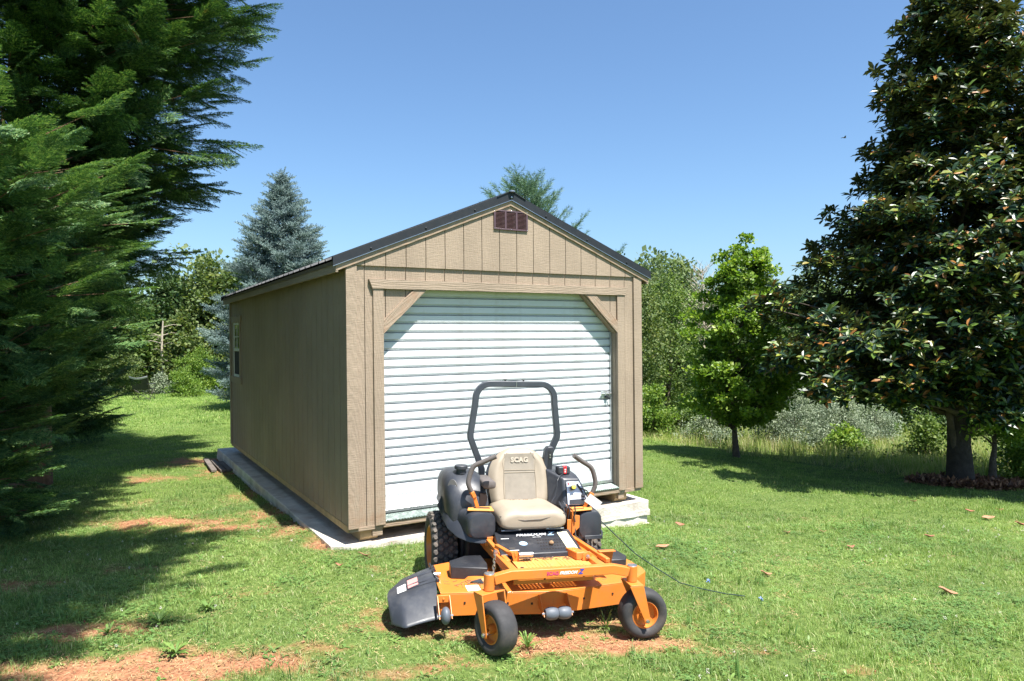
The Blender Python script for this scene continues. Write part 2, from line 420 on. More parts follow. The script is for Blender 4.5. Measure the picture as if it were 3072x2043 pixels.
# doorway frame
g = G(); g.prism([(.243, 2.425), (3.217, 2.425), (3.25, 2.513), (.21, 2.513)], -.028, .0055, 'y'); g.obj('header_board', trimx, SH, bevel=.002)
for x0, x1, zt_ in ((.254, .352, 2.424), (3.108, 3.207, 2.424)):
    g = G(); g.box((x0, -.018, ZB - .02), (x1, .0055, zt_)); g.obj('door_post', trimz, SH, bevel=.002)
def tilted_board(name, poly, y0, y1, ang):
    """board whose grain runs along its own length"""
    c = Vector((sum(p[0] for p in poly) / len(poly), (y0 + y1) / 2, sum(p[1] for p in poly) / len(poly)))
    R = Matrix.Rotation(-ang, 3, 'Y')
    g = G(); g.prism(poly, y0, y1, 'y'); g.v = [R.inverted() @ (p - c) for p in g.v]
    o = g.obj(name, trimx, SH, bevel=.002); o.location = c; o.rotation_euler = R.to_euler(); return o
tilted_board('corner_brace', [(.3525, 2.135), (.3525, 2.005), (.79, 2.424), (.655, 2.424)], -.0175, .0055, math.radians(43))
tilted_board('corner_brace', [(3.1075, 2.135), (3.1075, 2.005), (2.67, 2.424), (2.805, 2.424)], -.0175, .0055, -math.radians(43))
# reveal behind the frame
g = G(); g.box((.336, .0185, ZB), (.352, .16, 2.43)); g.obj('jamb', trimz, SH)
g = G(); g.box((3.108, .0185, ZB), (3.124, .16, 2.43)); g.obj('jamb', trimz, SH)
g = G(); g.box((.352, .0185, 2.4305), (3.108, .16, 2.45)); g.obj('jamb', trimx, SH)
tilted_board('jamb', [(.3525, 2.0), (.3525, 2.016), (.785, 2.4295), (.802, 2.4295)][::-1], .0185, .105, math.radians(43))
tilted_board('jamb', [(3.1075, 2.0), (3.1075, 2.016), (2.675, 2.4295), (2.658, 2.4295)], .0185, .105, -math.radians(43))
# roll-up door: curtain slats, bottom sheet, bar, guides, latch
door = bpy.data.objects.new('roll_up_door', None); link(door, SH); door.location = (0, .112, 0)
PT = .0853
prof = [(0, 0), (0, .056), (.022, .059), (.025, .062), (.002, .084), (0, PT)]
vs, fs = [], []
for x in (.353, 3.107):
    for (y, z) in prof: vs.append((x, y, z))
n = len(prof)
for i in range(n - 1): fs.append((i, n + i, n + i + 1, i + 1))
slat_me = mesh_from('door_slat', vs, fs, door_white)
slat_me.polygons.foreach_set('use_smooth', [True] * len(slat_me.polygons)); slat_me.set_sharp_from_angle(angle=math.radians(20))
k = 0; z = .505
while z < 2.44:
    o = link(bpy.data.objects.new('door_slat', slat_me), door); o.location = (0, 0, z); z += PT
g = G(); g.box((.353, .0, .425), (3.107, .004, .5045)); g.obj('bottom_sheet', door_white, door)
g = G(); g.box((.353, -.006, .335), (3.107, .004, .4235)); g.obj('bottom_sheet', door_white, door, bevel=.002)
g = G(); g.box((.353, -.016, .302), (3.107, .004, .3335)); g.obj('bottom_bar', galv, door, bevel=.003)
g = G()
for i in range(64): g.cyl((.40 + i * .042, -.001, .468), (.40 + i * .042, -.004, .468), .004, 6)
g.obj('rivet_row', galv, door)['kind'] = 'stuff'
lt = bpy.data.objects.new('slide_latch', None); link(lt, door)
g = G(); g.box((2.965, -.008, 1.262), (3.09, -.001, 1.345)); g.obj('latch_plate', galv, lt, bevel=.002)
g = G(); g.cyl((2.955, -.02, 1.315), (3.105, -.02, 1.315), .008, 10); g.box((3.0, -.03, 1.300), (3.016, -.006, 1.33)); g.box((3.05, -.03, 1.300), (3.066, -.006, 1.33)); g.obj('bolt', galv, lt, bevel=.001)
g = G(); g.tube([(3.03, -.028, 1.29), (3.03, -.045, 1.275), (3.05, -.045, 1.265), (3.065, -.028, 1.28)], .005, 6); g.box((3.01, -.03, 1.268), (3.045, -.012, 1.29)); g.obj('padlock', black_metal, lt)
for x0 in (.3535, 3.0865):
    g = G(); g.box((x0, .09, .3), (x0 + .02, .106, 2.42)); g.obj('door_guide', galv, SH)
g = G(); g.box((.34, .135, .3), (3.12, .15, 2.9)); g.obj('inner_screen', dark_in, SH)
# threshold
g = G(); g.prism([(-.022, .252), (-.022, .262), (.15, .302), (.15, .285), (0, .252)], .3535, 3.1065, 'x'); g.obj('tread_plate', plate, SH, bevel=.001)
g = G(); g.box((.335, -.012, .20), (3.125, .012, .2515)); g.obj('rim_board', trimx, SH, bevel=.002)
for xa, xb in ((.02, .334), (3.126, W - .02)):
    g = G(); g.box((xa, .0, .19), (xb, .012, .229)); g.obj('rim_board', trimx, SH, bevel=.002)
g = G(); g.box((.0, .02, .185), (W, L, .244)); g.obj('floor_frame', treated, SH)
for x0 in (.13, 1.02, 2.28, 3.10):
    g = G(); g.prism([(.05, .185), (.05, .115), (.085, .08), (L - .2, .08), (L - .2, .185)], x0, x0 + .17, 'x'); g.obj('skid', treated, SH, bevel=.004)
g = G(); g.box((.235, .012, .125), (.33, .05, .189)); g.obj('blocking', trimx, SH); g = G(); g.box((3.12, .012, .125), (3.20, .05, .189)); g.obj('blocking', trimx, SH)
# side and back walls
for sx in (0, 1):
    np_ = 32; pw = (L - .02) / np_
    for i in range(np_):
        y0 = .02 + i * pw + .006; y1 = .02 + (i + 1) * pw - .006
        g = G(); xa, xb = (.004, .016) if sx == 0 else (W - .016, W - .004)
        if sx == 0 and y1 > 5.59 and y0 < 6.15: g.box((xa, y0, ZB - .03), (xb, y1, 1.36)); g.obj('siding_plank', siding, SH); g = G(); g.box((xa, y0, 2.26), (xb, y1, 2.66))
        else: g.box((xa, y0, ZB - .03), (xb, y1, 2.66))
        g.obj('siding_plank', siding, SH)
    xa, xb = (.0165, .028) if sx == 0 else (W - .028, W - .0165)
    g = G()
    if sx == 0: g.box((xa, .03, ZB), (xb, 5.6, 2.66)); g.box((xa, 6.14, ZB), (xb, L, 2.66)); g.box((xa, 5.6, ZB), (xb, 6.14, 1.36)); g.box((xa, 5.6, 2.26), (xb, 6.14, 2.66))
    else: g.box((xa, .03, ZB), (xb, L, 2.66))
    g.obj('sheathing', groove, SH)
    g = G(); g.box((-.008 if sx == 0 else W - .016, L - .09, ZB - .03), (.0038 if sx == 0 else W + .008, L + .016, 2.64)) if sx == 1 else g.box((-.014, L - .09, ZB - .03), (.0038, L + .016, 2.64))
    g.obj('corner_trim', trimz, SH)
g = G(); g.prism([(.0, ZB - .03), (W, ZB - .03), (W, 2.66), (RIDGE_X, 3.37), (0, 2.66)], L, L + .014, 'y'); g.obj('back_wall', siding, SH)
# side window
win = bpy.data.objects.new('window', None); link(win, SH)
glass = N('window_glass'); glass.b.inputs['Base Color'].default_value = (.02, .025, .025, 1); glass.b.inputs['Roughness'].default_value = .03; glass.b.inputs['Specular IOR Level'].default_value = .9
glass.b.inputs['IOR'].default_value = 1.6; glass.b.inputs['Coat Weight'].default_value = 1; glass = glass.m
g = G(); g.prism([(5.42, 2.345), (6.33, 2.345), (6.29, 2.245), (5.46, 2.245)], -.02, .003, 'x'); g.obj('window_head', trimy, win, bevel=.002)
g = G(); g.box((-.026, 5.42, 1.27), (.003, 6.32, 1.37)); g.obj('window_sill', trimy, win, bevel=.002)
for y0, y1 in ((5.49, 5.585), (6.165, 6.26)):
    g = G(); g.box((-.016, y0, 1.3705), (.003, y1, 2.2445)); g.obj('window_casing', trimz, win)
g = G()
for (y0, y1, z0, z1) in ((5.586, 5.62, 1.372, 2.243), (6.13, 6.164, 1.372, 2.243), (5.62, 6.13, 1.372, 1.41), (5.62, 6.13, 2.205, 2.243), (5.62, 6.13, 1.785, 1.825)): g.box((-.008, y0, z0), (.012, y1, z1))
g.obj('sash', white_vinyl, win, bevel=.001)
g = G(); g.box((-.004, 5.862, 1.826), (.002, 5.876, 2.204)); g.box((-.004, 5.621, 2.01), (.002, 6.129, 2.024)); g.obj('muntin', white_vinyl, win)
g = G(); g.box((.003, 5.6205, 1.8255), (.006, 6.1295, 2.2045)); g.obj('pane', glass, win)
g = G(); g.box((.004, 5.6205, 1.4105), (.007, 6.1295, 1.7845)); g.obj('pane', dark_in, win)
# roof: ribbed sheets, ridge cap, rake trim, fascia
def roof_pt(side, d, lift=0.0):      # d = distance out from the ridge, horizontally
    return (RIDGE_X + side * d, 3.432 - d * .405 + lift)
HALF = 1.845
for side in (-1, 1):
    yy = -.030; wsheet = .74
    while yy < L + .08:
        y1 = min(yy + wsheet, L + .09)
        g = G(); prof = [(yy, 0)]
        t = yy
        for r_ in np.arange(yy + .05, y1 - .06, .228): prof += [(r_ - .022, 0), (r_ - .010, .019), (r_ + .010, .019), (r_ + .022, 0)]
        prof.append((y1 - .002, 0))
        top = []
        for d in (.02, HALF):
            top.append([Vector((roof_pt(side, d, h)[0], y, roof_pt(side, d, h)[1])) for (y, h) in prof])
        bot = [[p - Vector((0, 0, .004)) for p in r2] for r2 in top]
        n = len(prof); v = top[0] + top[1] + bot[0] + bot[1]; f = []
        for i in range(n - 1):
            f += [(i, i+1, n+i+1, n+i), (2*n+i, 3*n+i, 3*n+i+1, 2*n+i+1), (n+i, n+i+1, 3*n+i+1, 3*n+i), (i+1, i, 2*n+i, 2*n+i+1)]
        f += [(0, n, 3*n, 2*n), (n-1, 3*n-1, 4*n-1, 2*n-1)]
        g.add(v, f); g.obj('roof_sheet', black_metal, SH, smooth=0)
        yy = y1
    # rake trim, front and back
    for ya, yb in ((-.042, -.031), (L + .091, L + .11)):
        a = roof_pt(side, .0, .022); b = roof_pt(side, HALF + .01, .022)
        g = G(); g.prism([(a[0], a[1]), (b[0], b[1]), (b[0], b[1] - .082), (a[0], a[1] - .082)], ya, yb, 'y'); g.obj('rake_trim', black_metal, SH, bevel=.002)
    a = roof_pt(side, .0, -.061); b = roof_pt(side, HALF + .01, -.061)
    g = G(); g.prism([(a[0], a[1]), (b[0], b[1]), (b[0], b[1] - .006), (a[0], a[1] - .006)], -.048, -.032, 'y'); g.obj('drip_edge', bright_edge, SH)
    g = G(); a = roof_pt(side, .0, .023); b = roof_pt(side, HALF + .01, .023)
    g.prism([(a[0], a[1]), (b[0], b[1]), (b[0], b[1] + .003), (a[0], a[1] + .003)], -.042, .06, 'y'); g.obj('rake_flashing', black_metal, SH)
    # fly rafter board in siding colour
    a = roof_pt(side, 0, -.0675); b = roof_pt(side, HALF - .02, -.0675); ang = math.atan(.408) * (-side)
    tilted_board('rake_board', [(a[0], a[1]), (b[0], b[1]), (b[0], b[1] - .052), (a[0], a[1] - .052)], -.0305, -.0145, ang)
    g = G(); a = roof_pt(side, .0, -.02); b = roof_pt(side, HALF - .01, -.02)
    g.prism([(a[0], a[1]), (b[0], b[1]), (b[0], b[1] - .035), (a[0], a[1] - .035)], .031, L + .05, 'y'); g.obj('soffit', groove, SH)
    for d in (.42, .95, 1.5):
        c = roof_pt(side, d, -.03); g = G(); g.ell((c[0], -.045, c[1]), (.011, .006, .011), 8, 5); g.obj('screw', black_metal, SH)
    x0 = -.10 if side < 0 else W + .075
    g = G(); g.box((x0, -.028, 2.565), (x0 + .022, L + .05, 2.668)); g.obj('fascia', trimy, SH)
    g = G(); g.box((min(x0 + .022, 0) if side < 0 else W + .004, -.02, 2.60), (.003 if side < 0 else x0, L, 2.612)); g.obj('soffit', groove, SH)
g = G()
for side in (-1, 1):
    a = roof_pt(side, 0, .034); b = roof_pt(side, .17, .026)
    g.prism([(a[0], a[1]), (b[0], b[1]), (b[0], b[1] - .008), (a[0], a[1] - .008)], -.052, L + .12, 'y')
g.obj('ridge_cap', black_metal, SH)
g = G(); g.ell((RIDGE_X, -.048, 3.395), (.012, .008, .012), 8, 5); g.ell((RIDGE_X, -.055, 3.455), (.04, .03, .014), 8, 5); g.obj('ridge_cap', bright_edge, SH)
# louvred gable vent
vent = bpy.data.objects.new('gable_vent', None); link(vent, SH); vent.location = (1.53, -.014, 3.061)
g = G()
for (x0, x1, z0, z1) in ((0, .018, 0, .199), (.382, .40, 0, .199), (.018, .382, 0, .014), (.018, .382, .185, .199), (.125, .145, .014, .185), (.255, .275, .014, .185)): g.box((x0, -.016, z0), (x1, 0, z1))
g.obj('frame', brown, vent, bevel=.001)
g = G(); g.box((.01, -.004, .008), (.39, -.001, .19)); g.obj('backing', vent_dark, vent)
lg = G(); lg.prism([(-.0155, .0), (-.0145, -.0015), (-.003, .0062), (-.004, .0085)], 0, .106, 'x'); lm = lg.obj('louvre', brown, vent).data
bpy.data.objects.remove(vent.children[-1] if vent.children[-1].data == lm else [c for c in vent.children if c.data == lm][0])
for x0 in (.0185, .1455, .2755):
    for i in range(13):
        o = link(bpy.data.objects.new('louvre', lm), vent); o.location = (x0, 0, .017 + i * .0128)
g = G()
for (x, z) in ((.008, .01), (.392, .01), (.2, .007), (.2, .192), (.008, .19), (.392, .19)): g.ell((x, -.018, z), (.0035, .002, .0035), 8, 5)
g.obj('screw', galv, vent)
# boards lying beside the pad
grey_wood = M('grey_weathered_wood', (.13, .11, .095), .9, var=.3, scale=12, bump=.4, bscale=50)
for (lx, ly, ln, rz, lab) in [(-.40, 6.1, 1.25, 2.07, 'weathered board nearest the lawn in the shade beside the concrete pad'), (-.30, 5.9, 1.1, 2.10, 'weathered board lying between two others beside the concrete pad'),
                         (-.21, 5.8, .9, 2.11, 'weathered board lying closest to the concrete pad')]:
    x = SHX + math.cos(SHA) * lx - math.sin(SHA) * ly; y = SHY + math.sin(SHA) * lx + math.cos(SHA) * ly
    g = G(); g.box((-ln/2, -.04, 0), (ln/2, .04, .035)); o = g.obj('loose_board', grey_wood, None, bevel=.004); o.location = (x, y, float(zt(x, y)) + .025); o.rotation_euler = (0, 0, rz); tag(o, lab, 'board', 'boards beside the pad')
# ------------------------------------------------------------------ zero-turn mower (local x = to its left as it faces the camera, y = back, z = up)
orange = M('orange_machine_paint', (.66, .195, .030), .42, var=.06, scale=3, bump=.03, bscale=30, dirt=(.30, .17, .08), dirt_amt=.45, dscale=9, coat=.15)
orange_dusty = M('dusty_orange_paint', (.74, .31, .075), .6, var=.08, scale=4, dirt=(.33, .21, .12), dirt_amt=.55, dscale=7)
blk = M('satin_black_paint', (.022, .024, .030), .42, var=.2, scale=6, bump=.05, dirt=(.13, .12, .11), dirt_amt=.35)
blk_plastic = M('faded_black_plastic', (.034, .038, .048), .42, var=.2, scale=5, bump=.12, bscale=120, bdist=.002, dirt=(.13, .13, .13), dirt_amt=.4)
rubber = M('dusty_black_rubber', (.035, .034, .036), .75, var=.2, scale=9, bump=.1, bscale=90, dirt=(.17, .13, .10), dirt_amt=.45)
tread_rub = M('muddy_tread_rubber', (.055, .050, .047), .85, var=.3, scale=20, dirt=(.28, .21, .15), dirt_amt=.6, dscale=14)
lug_rub = M('dusty_tread_lugs', (.10, .09, .08), .9, var=.35, scale=30, dirt=(.30, .23, .17), dirt_amt=.6, dscale=20)
foam = M('grey_foam_grip', (.115, .10, .095), .85, bump=.15, bscale=90)
vinyl = M('tan_vinyl', (.32, .27, .205), .5, var=.14, scale=5, bump=.12, bscale=150, bdist=.002, dirt=(.25, .20, .15), dirt_amt=.6, dscale=5)
vinyl_g = M('greyed_vinyl_panel', (.235, .205, .165), .7, var=.12, scale=14, bump=.3, bscale=240, bdist=.002)
letter_tan = M('raised_tan_letters', (.42, .37, .30), .6)
roller_m = M('grey_roller_plastic', (.10, .115, .14), .5)
steel = M('zinc_plated_steel', (.55, .55, .54), .35, .9)
steel_dark = M('oily_dark_steel', (.10, .09, .08), .5, .6, var=.4, scale=20)
sil = M('silver_control_panel', (.55, .57, .61), .3, .3)
olive = M('olive_zinc_plate', (.27, .25, .13), .45, .6)
white_p = M('white_sticker', (.78, .78, .75), .5, var=.04)
cream = M('cream_sticker', (.70, .66, .45), .5)
red_p = M('faded_red_sticker', (.62, .26, .24), .6)
pink_l = M('faded_red_lettering', (.62, .055, .16), .5)
white_l = M('white_lettering', (.85, .85, .85), .5)
blue_l = M('blue_lettering', (.03, .055, .42), .5)
lblue = M('pale_blue_sticker', (.35, .52, .68), .5)
yellow_p = M('yellow_plastic', (.75, .62, .08), .4)
red_k = M('red_plastic', (.65, .02, .03), .4)
hole = M('bolt_hole_shade', (.02, .012, .01), .9)
debris = M('dry_grass_litter', (.26, .16, .085), .95, var=.5, scale=60)

MW = bpy.data.objects.new('zero_turn_mower', None); COL.objects.link(MW)
_Um = Vector((.967696, .249784, -.034238)); _Wm = Vector((.033151, .008557, .999414)); _Bm = _Wm.cross(_Um)
MW.matrix_world = Matrix(((_Um.x, _Bm.x, _Wm.x, .29698), (_Um.y, _Bm.y, _Wm.y, 4.63422), (_Um.z, _Bm.z, _Wm.z, -.01722), (0, 0, 0, 1)))
tag(MW, 'orange zero-turn riding mower with tan seat and black roll bar', 'riding mower')
mp = MW
def sub(name, parent=None): return link(bpy.data.objects.new(name, None), parent or mp)
# deck
dk = sub('cutting_deck')
fp = [(-.745,.285),(-.50,.262),(0,.185),(.61,.285),(.80,.46),(.82,.56),(.79,.80),(.60,.93),(.15,1.02),(-.45,1.0),(-.73,.88)]
g = G(); g.prism(fp, .262, .27); 
g.obj('deck_top', orange, dk, bevel=.003)
g = G()
n = len(fp)
for i in range(n):
    if i == n - 1: continue                     # discharge side is open
    a, b = Vector((*fp[i], 0)), Vector((*fp[(i+1) % n], 0)); d = (b - a).normalized(); nn = Vector((-d.y, d.x, 0)) * .005
    q = [(a.x, a.y), (b.x, b.y), (b.x + nn.x, b.y + nn.y), (a.x + nn.x, a.y + nn.y)]
    g.prism(q, .118, .2615)
g.obj('deck_skirt', orange, dk, bevel=.0015)
g = G(); g.prism([(x * .97, .60 + (y - .60) * .93) for x, y in fp], .20, .21); g.obj('deck_underside', steel_dark, dk)
g = G()
for (x, z) in ((-.585, .203), (-.30, .195), (-.14, .19), (.235, .195), (.46, .20)):
    yf = .185 + abs(x) * (.10/.61) + (.0 if x > 0 else 0) if x > -.5 else .27
    if x <= 0 and x > -.5: yf = .185 + abs(x) * (.077/.5)
    g.box((x - .006, yf - .0045, z - .006), (x + .006, yf + .004, z + .006))
g.obj('bolt_hole', hole, dk)
g = G()
for (cx, cy) in ((-.40, .62), (0, .50), (.40, .62)): g.lathe([(0, .165), (.022, .15), (.03, .11), (.035, .02)], (cx, cy, .2695), (0, 0, 1), 28)
g.obj('spindle_dome', orange, dk)
g = G(); g.box((-.56, .29, .2702), (-.47, .40, .2712)); o = g.obj('sticker', white_p, dk)
g = G(); g.box((-.545, .34, .2714), (-.50, .36, .2718)); g.obj('sticker', lblue, dk)
# belt covers
g = G(); g.prism([(-.632,.56),(-.385,.485),(-.365,.60),(-.37,.80),(-.49,.80),(-.62,.70)], .2705, .355); g.obj('belt_cover', blk, dk, bevel=.006)
g = G(); g.prism([(.49,.50),(.66,.50),(.70,.58),(.68,.76),(.50,.80)], .2705, .36); g.obj('belt_cover', blk, dk, bevel=.006)
g = G()
for i in range(70):
    a = random.uniform(0, 6.28); x, y = -.46 + random.gauss(0, .07), .44 + random.gauss(0, .035)
    g.box((x - .018, y - .0015, .272), (x + .018, y + .0015, .275), Matrix.Rotation(a, 3, 'Z'))
for i in range(70):
    a = random.uniform(0, 6.28); x, y = random.uniform(-.7, .75), random.uniform(.31, .75)
    g.box((x - .02, y - .001, .2712), (x + .02, y + .001, .273), Matrix.Rotation(a, 3, 'Z'))
o = g.obj('grass_litter', debris, dk, smooth=0); o['kind'] = 'stuff'
g = G(); g.add([(-.50,.47,.276),(-.44,.445,.30),(-.47,.435,.276),(-.43,.40,.28),(-.52,.43,.285)], [(0,1,2),(0,4,2),(2,1,3)]); g.obj('dry_leaf', blk_plastic, dk, smooth=0)
# discharge chute
def grid_surf(fn, nu, nv, th):
    v = []; f = []
    for s_ in (0, 1):
        for i in range(nu + 1):
            for j in range(nv + 1):
                p = Vector(fn(i / nu, j / nv)); p.z -= th * s_; v.append(p)
    m = (nu + 1) * (nv + 1); I = lambda i, j, s_=0: s_ * m + i * (nv + 1) + j
    for i in range(nu):
        for j in range(nv):
            f.append((I(i,j), I(i+1,j), I(i+1,j+1), I(i,j+1))); f.append((I(i,j,1), I(i,j+1,1), I(i+1,j+1,1), I(i+1,j,1)))
    for i in range(nu): f.append((I(i,0), I(i,0,1), I(i+1,0,1), I(i+1,0))); f.append((I(i,nv), I(i+1,nv), I(i+1,nv,1), I(i,nv,1)))
    for j in range(nv): f.append((I(0,j), I(0,j+1), I(0,j+1,1), I(0,j,1))); f.append((I(nu,j), I(nu,j,1), I(nu,j+1,1), I(nu,j+1)))
    return v, f
def chute(u, v):            # u outward, v front to back
    yf, yb = .245 - .03 * u, .93 - .09 * u
    if u > .75: yf += (u - .75) * .55; yb -= (u - .75) * .5
    y = yf + (yb - yf) * v
    x = -.755 - .30 * u - .03 * math.sin(PI * v) * u + .03 * v
    z = .272 - .055 * u - .03 * u * u
    fl = max(0.0, 1 - v / .42); z -= (.15 - .03 * u) * fl ** 1.5
    z -= .03 * max(0, v - .8) / .2
    z += .006 * math.sin(v * 22) * max(0, 1 - u * 1.3) * (1 - fl)
    return (x, y, z)
v_, f_ = grid_surf(chute, 22, 40, .006)
ch = sub('discharge_chute')
g = G(); g.add(v_, f_); g.obj('deflector', blk_plastic, ch, smooth=60)
g = G()
for (v0, w) in ((.42, .012), (.52, .012), (.72, .012)):
    pts = [Vector(chute(u, v0 + .03 * u)) + Vector((0, 0, .004)) for u in (0, .15, .3, .45, .6)]
    g.tube(pts, [.015, .013, .010, .007, .003], 8)
g.obj('hinge_rib', blk_plastic, ch)
g = G()
for v0 in (.40, .52, .74, .86):
    p = Vector(chute(0, v0)); g.cyl(p + Vector((.012, -.02, .008)), p + Vector((.012, .02, .008)), .012, 10)
g.cyl((-.735, .50, .286), (-.735, .88, .286), .006, 8)
g.obj('hinge_pin', blk, ch)
g = G(); g.cyl((-.70, .60, .295), (-.745, .60, .295), .014, 12); g.obj('spring', steel, ch)
def sticker_on(fn, u0, u1, v0, v1, mat, name='sticker'):
    q = [Vector(fn(a, b)) + Vector((0, -.001, .0045)) for a, b in ((u0, v0), (u1, v0), (u1, v1), (u0, v1))]
    g = G(); g.add(q + [p - Vector((0, 0, .0015)) for p in q], [(0,1,2,3),(7,6,5,4),(0,4,5,1),(1,5,6,2),(2,6,7,3),(3,7,4,0)]); return g.obj(name, mat, ch)
sticker_on(chute, .36, .58, .44, .70, red_p); sticker_on(chute, .62, .80, .42, .62, white_p)
sticker_on(chute, .62, .67, .46, .58, red_p)
# front axle beam
fr = sub('front_frame')
g = G(); g.tube([(-.455,.0,.436),(-.385,.0,.452),(-.34,.0,.461),(-.25,-.005,.461),(.25,-.005,.461),(.34,.0,.461),(.385,.0,.452),(.455,.0,.436)], 1, rect=(.052,.060), up=(0,0,1)); g.obj('beam', orange, fr, bevel=.005, seg=3)
g = G(); g.box((-.31,.06,.372),(.235,.068,.432)); g.box((-.31,.068,.424),(.235,.12,.432)); g.obj('hanger_plate', orange, fr, bevel=.003)
g = G(); g.cyl((-.10,.0595,.40),(-.10,.057,.40),.006,8); g.cyl((.17,.0595,.405),(.17,.057,.405),.006,8); g.obj('bolt_hole', hole, fr)
for sx in (-1, 1):
    g = G(); g.tube([(sx*.30,.0275,.44),(sx*.31,.5,.425),(sx*.31,.85,.41),(sx*.30,1.75,.38)], 1, rect=(.05,.055), up=(0,0,1)); g.obj('side_rail', orange, fr, bevel=.004)
g = G(); g.tube([(.39,.185,.455),(.36,.48,.458),(.325,.76,.466)], 1, rect=(.032,.03), up=(0,0,1)); g.obj('foot_rail', orange, fr, bevel=.004)
g = G(); g.tube([(-.285,.30,.445),(-.31,.55,.458),(-.325,.76,.47)], 1, rect=(.032,.03), up=(0,0,1)); g.obj('foot_rail', orange, fr, bevel=.004)
g = G(); g.tube([(.405,.30,.437),(.385,.52,.45),(.352,.745,.48),(.352,.76,.56)], .006, 8); g.obj('brake_rod', steel_dark, fr)
Tm = lambda x, z: frame_m((x, -.0325, z), (1, 0, 0), (0, 0, 1))
text_obj('lettering', 'SCAG', .031, pink_l, fr, Tm(-.076, .4605), bold=.0012, extrude=.0004)
text_obj('lettering', 'FREEDOM', .0275, white_l, fr, Tm(.028, .461), shear=.35, bold=.0006, extrude=.0004, space=.95)
text_obj('lettering', 'Z', .043, blue_l, fr, Tm(.112, .463), shear=.35, bold=.0015, extrude=.0005)
# foot platform: a plate with real punched holes
pl = G(); x0, x1, y0, y1 = -.245, .395, .172, .50
xs = sorted(set([x0, x1] + [round(c + s_ * .006, 5) for grp in (-.17, .06) for i in range(7) for c in [grp + i * .026] for s_ in (-1, 1)]))
ys = sorted(set([y0, y1] + [round(.20 + j * .026 + s_ * .0055, 5) for j in range(6) for s_ in (-1, 1)]))
def is_hole(xm, ym): return any(abs(xm - (grp + i * .026)) < .006 for grp in (-.17, .06) for i in range(7)) and any(abs(ym - (.20 + j * .026)) < .0055 for j in range(6))
for i in range(len(xs) - 1):
    for j in range(len(ys) - 1):
        if not is_hole((xs[i] + xs[i+1]) / 2, (ys[j] + ys[j+1]) / 2):
            pl.add([(xs[i], ys[j], .435), (xs[i+1], ys[j], .435), (xs[i+1], ys[j+1], .435), (xs[i], ys[j+1], .435)], [(0,1,2,3)])
o = pl.obj('foot_plate', orange_dusty, fr, smooth=0, fix=False)
bm = bmesh.new(); bm.from_mesh(o.data); bmesh.ops.remove_doubles(bm, verts=bm.verts, dist=1e-5); bm.to_mesh(o.data); bm.free()
m_ = o.modifiers.new('thickness', 'SOLIDIFY'); m_.thickness = .004
g = G(); g.tube([(-.245,.169,.428),(.38,.169,.428),(.398,.182,.43),(.402,.26,.435)], 1, rect=(.006,.022), up=(0,0,1)); g.obj('plate_lip', orange, fr, bevel=.002)
g = G(); g.cyl((-.215,.20,.4355),(-.215,.20,.4365),.013,14); g.obj('bolt_hole', hole, fr)
g = G()
for i in range(110):
    t = random.random(); x, y = -.2 + .5 * t + random.gauss(0, .05), .388 - abs(random.gauss(0, .02)) - (.03 * t)
    if -.24 < x < .36: g.box((x - .012, y - .001, .4365), (x + .012, y + .001, .441), Matrix.Rotation(random.uniform(0, 6.28), 3, 'Z') @ Matrix.Rotation(random.uniform(-.4, .4), 3, 'Y'))
o = g.obj('grass_litter', debris, fr, smooth=0); o['kind'] = 'stuff'
# black hood panel over the floor, tipped to the front
hp = sub('floor_hood')
HA = [(-.315,.40,.468),(.285,.40,.468),(.295,.74,.535),(-.285,.74,.535)]
g = G(); g.add([Vector(p) for p in HA] + [(-.315,.392,.425),(.285,.392,.425),(.295,.74,.425),(-.285,.74,.425)], [(0,1,2,3),(4,5,1,0),(5,6,2,1),(6,7,3,2),(7,4,0,3),(7,6,5,4)]); g.obj('hood_panel', blk, hp, bevel=.008, seg=3)
o0, o1, o3 = Vector(HA[0]), Vector(HA[1]), Vector(HA[3]); ux = (o1 - o0).normalized(); uy = (Vector((0, .34, .067))).normalized(); un = ux.cross(uy)
def on_hood(x, t): return Vector((x, .40, .468)) + uy * (t * .3465) + un * .0012
def hood_m(x, t): return frame_m(on_hood(x, t), ux, uy)
text_obj('lettering', 'FREEDOM', .052, white_l, hp, hood_m(-.025, .80), shear=.35, bold=.0006)
text_obj('lettering', 'Z', .075, lblue, hp, hood_m(.125, .81), shear=.35, bold=.0012)
text_obj('lettering', 'ZERO TURN', .012, white_l, hp, hood_m(.01, .68), shear=.2)
def hood_quad(x0, x1, t0, t1, mat, name='sticker', lift=.0):
    a, b, c, d = [on_hood(x, t) + un * lift for x, t in ((x0, t0), (x1, t0), (x1, t1), (x0, t1))]
    g = G(); g.add([a, b, c, d] + [p - un * .0008 for p in (a, b, c, d)], [(0,1,2,3),(7,6,5,4),(0,4,5,1),(1,5,6,2),(2,6,7,3),(3,7,4,0)]); return g.obj(name, mat, hp)
hood_quad(.185, .262, .12, .88, cream); 
g = G(); g.lathe([(0, .03), (.001, .03)], on_hood(-.115, .42), un, 20); g.obj('sticker', lblue, hp)
g = G(); g.lathe([(0, .021), (.0008, .021)], on_hood(-.115, .42) + un * .0012, un, 20); g.obj('sticker', white_p, hp)
hood_quad(-.26, -.20, .66, .68, white_p); hood_quad(-.25, -.17, .14, .16, white_p); hood_quad(-.235, -.19, .22, .27, steel_dark)
g = G()
for j in range(4):
    for i in range(9):
        c = on_hood(-.005 + i * .021 + (j % 2) * .008, .15 + j * .13)
        a, b = ux * .006, uy * .006
        g.add([c - a - b, c + a - b, c + a + b, c - a + b], [(0,1,2,3)])
o = g.obj('drain_hole', hole, hp, smooth=0, fix=False); o['kind'] = 'stuff'
g = G(); g.ell(on_hood(.085, .33) + un * .012, (.018, .018, .016)); g.obj('knob', debris, hp)
g = G()
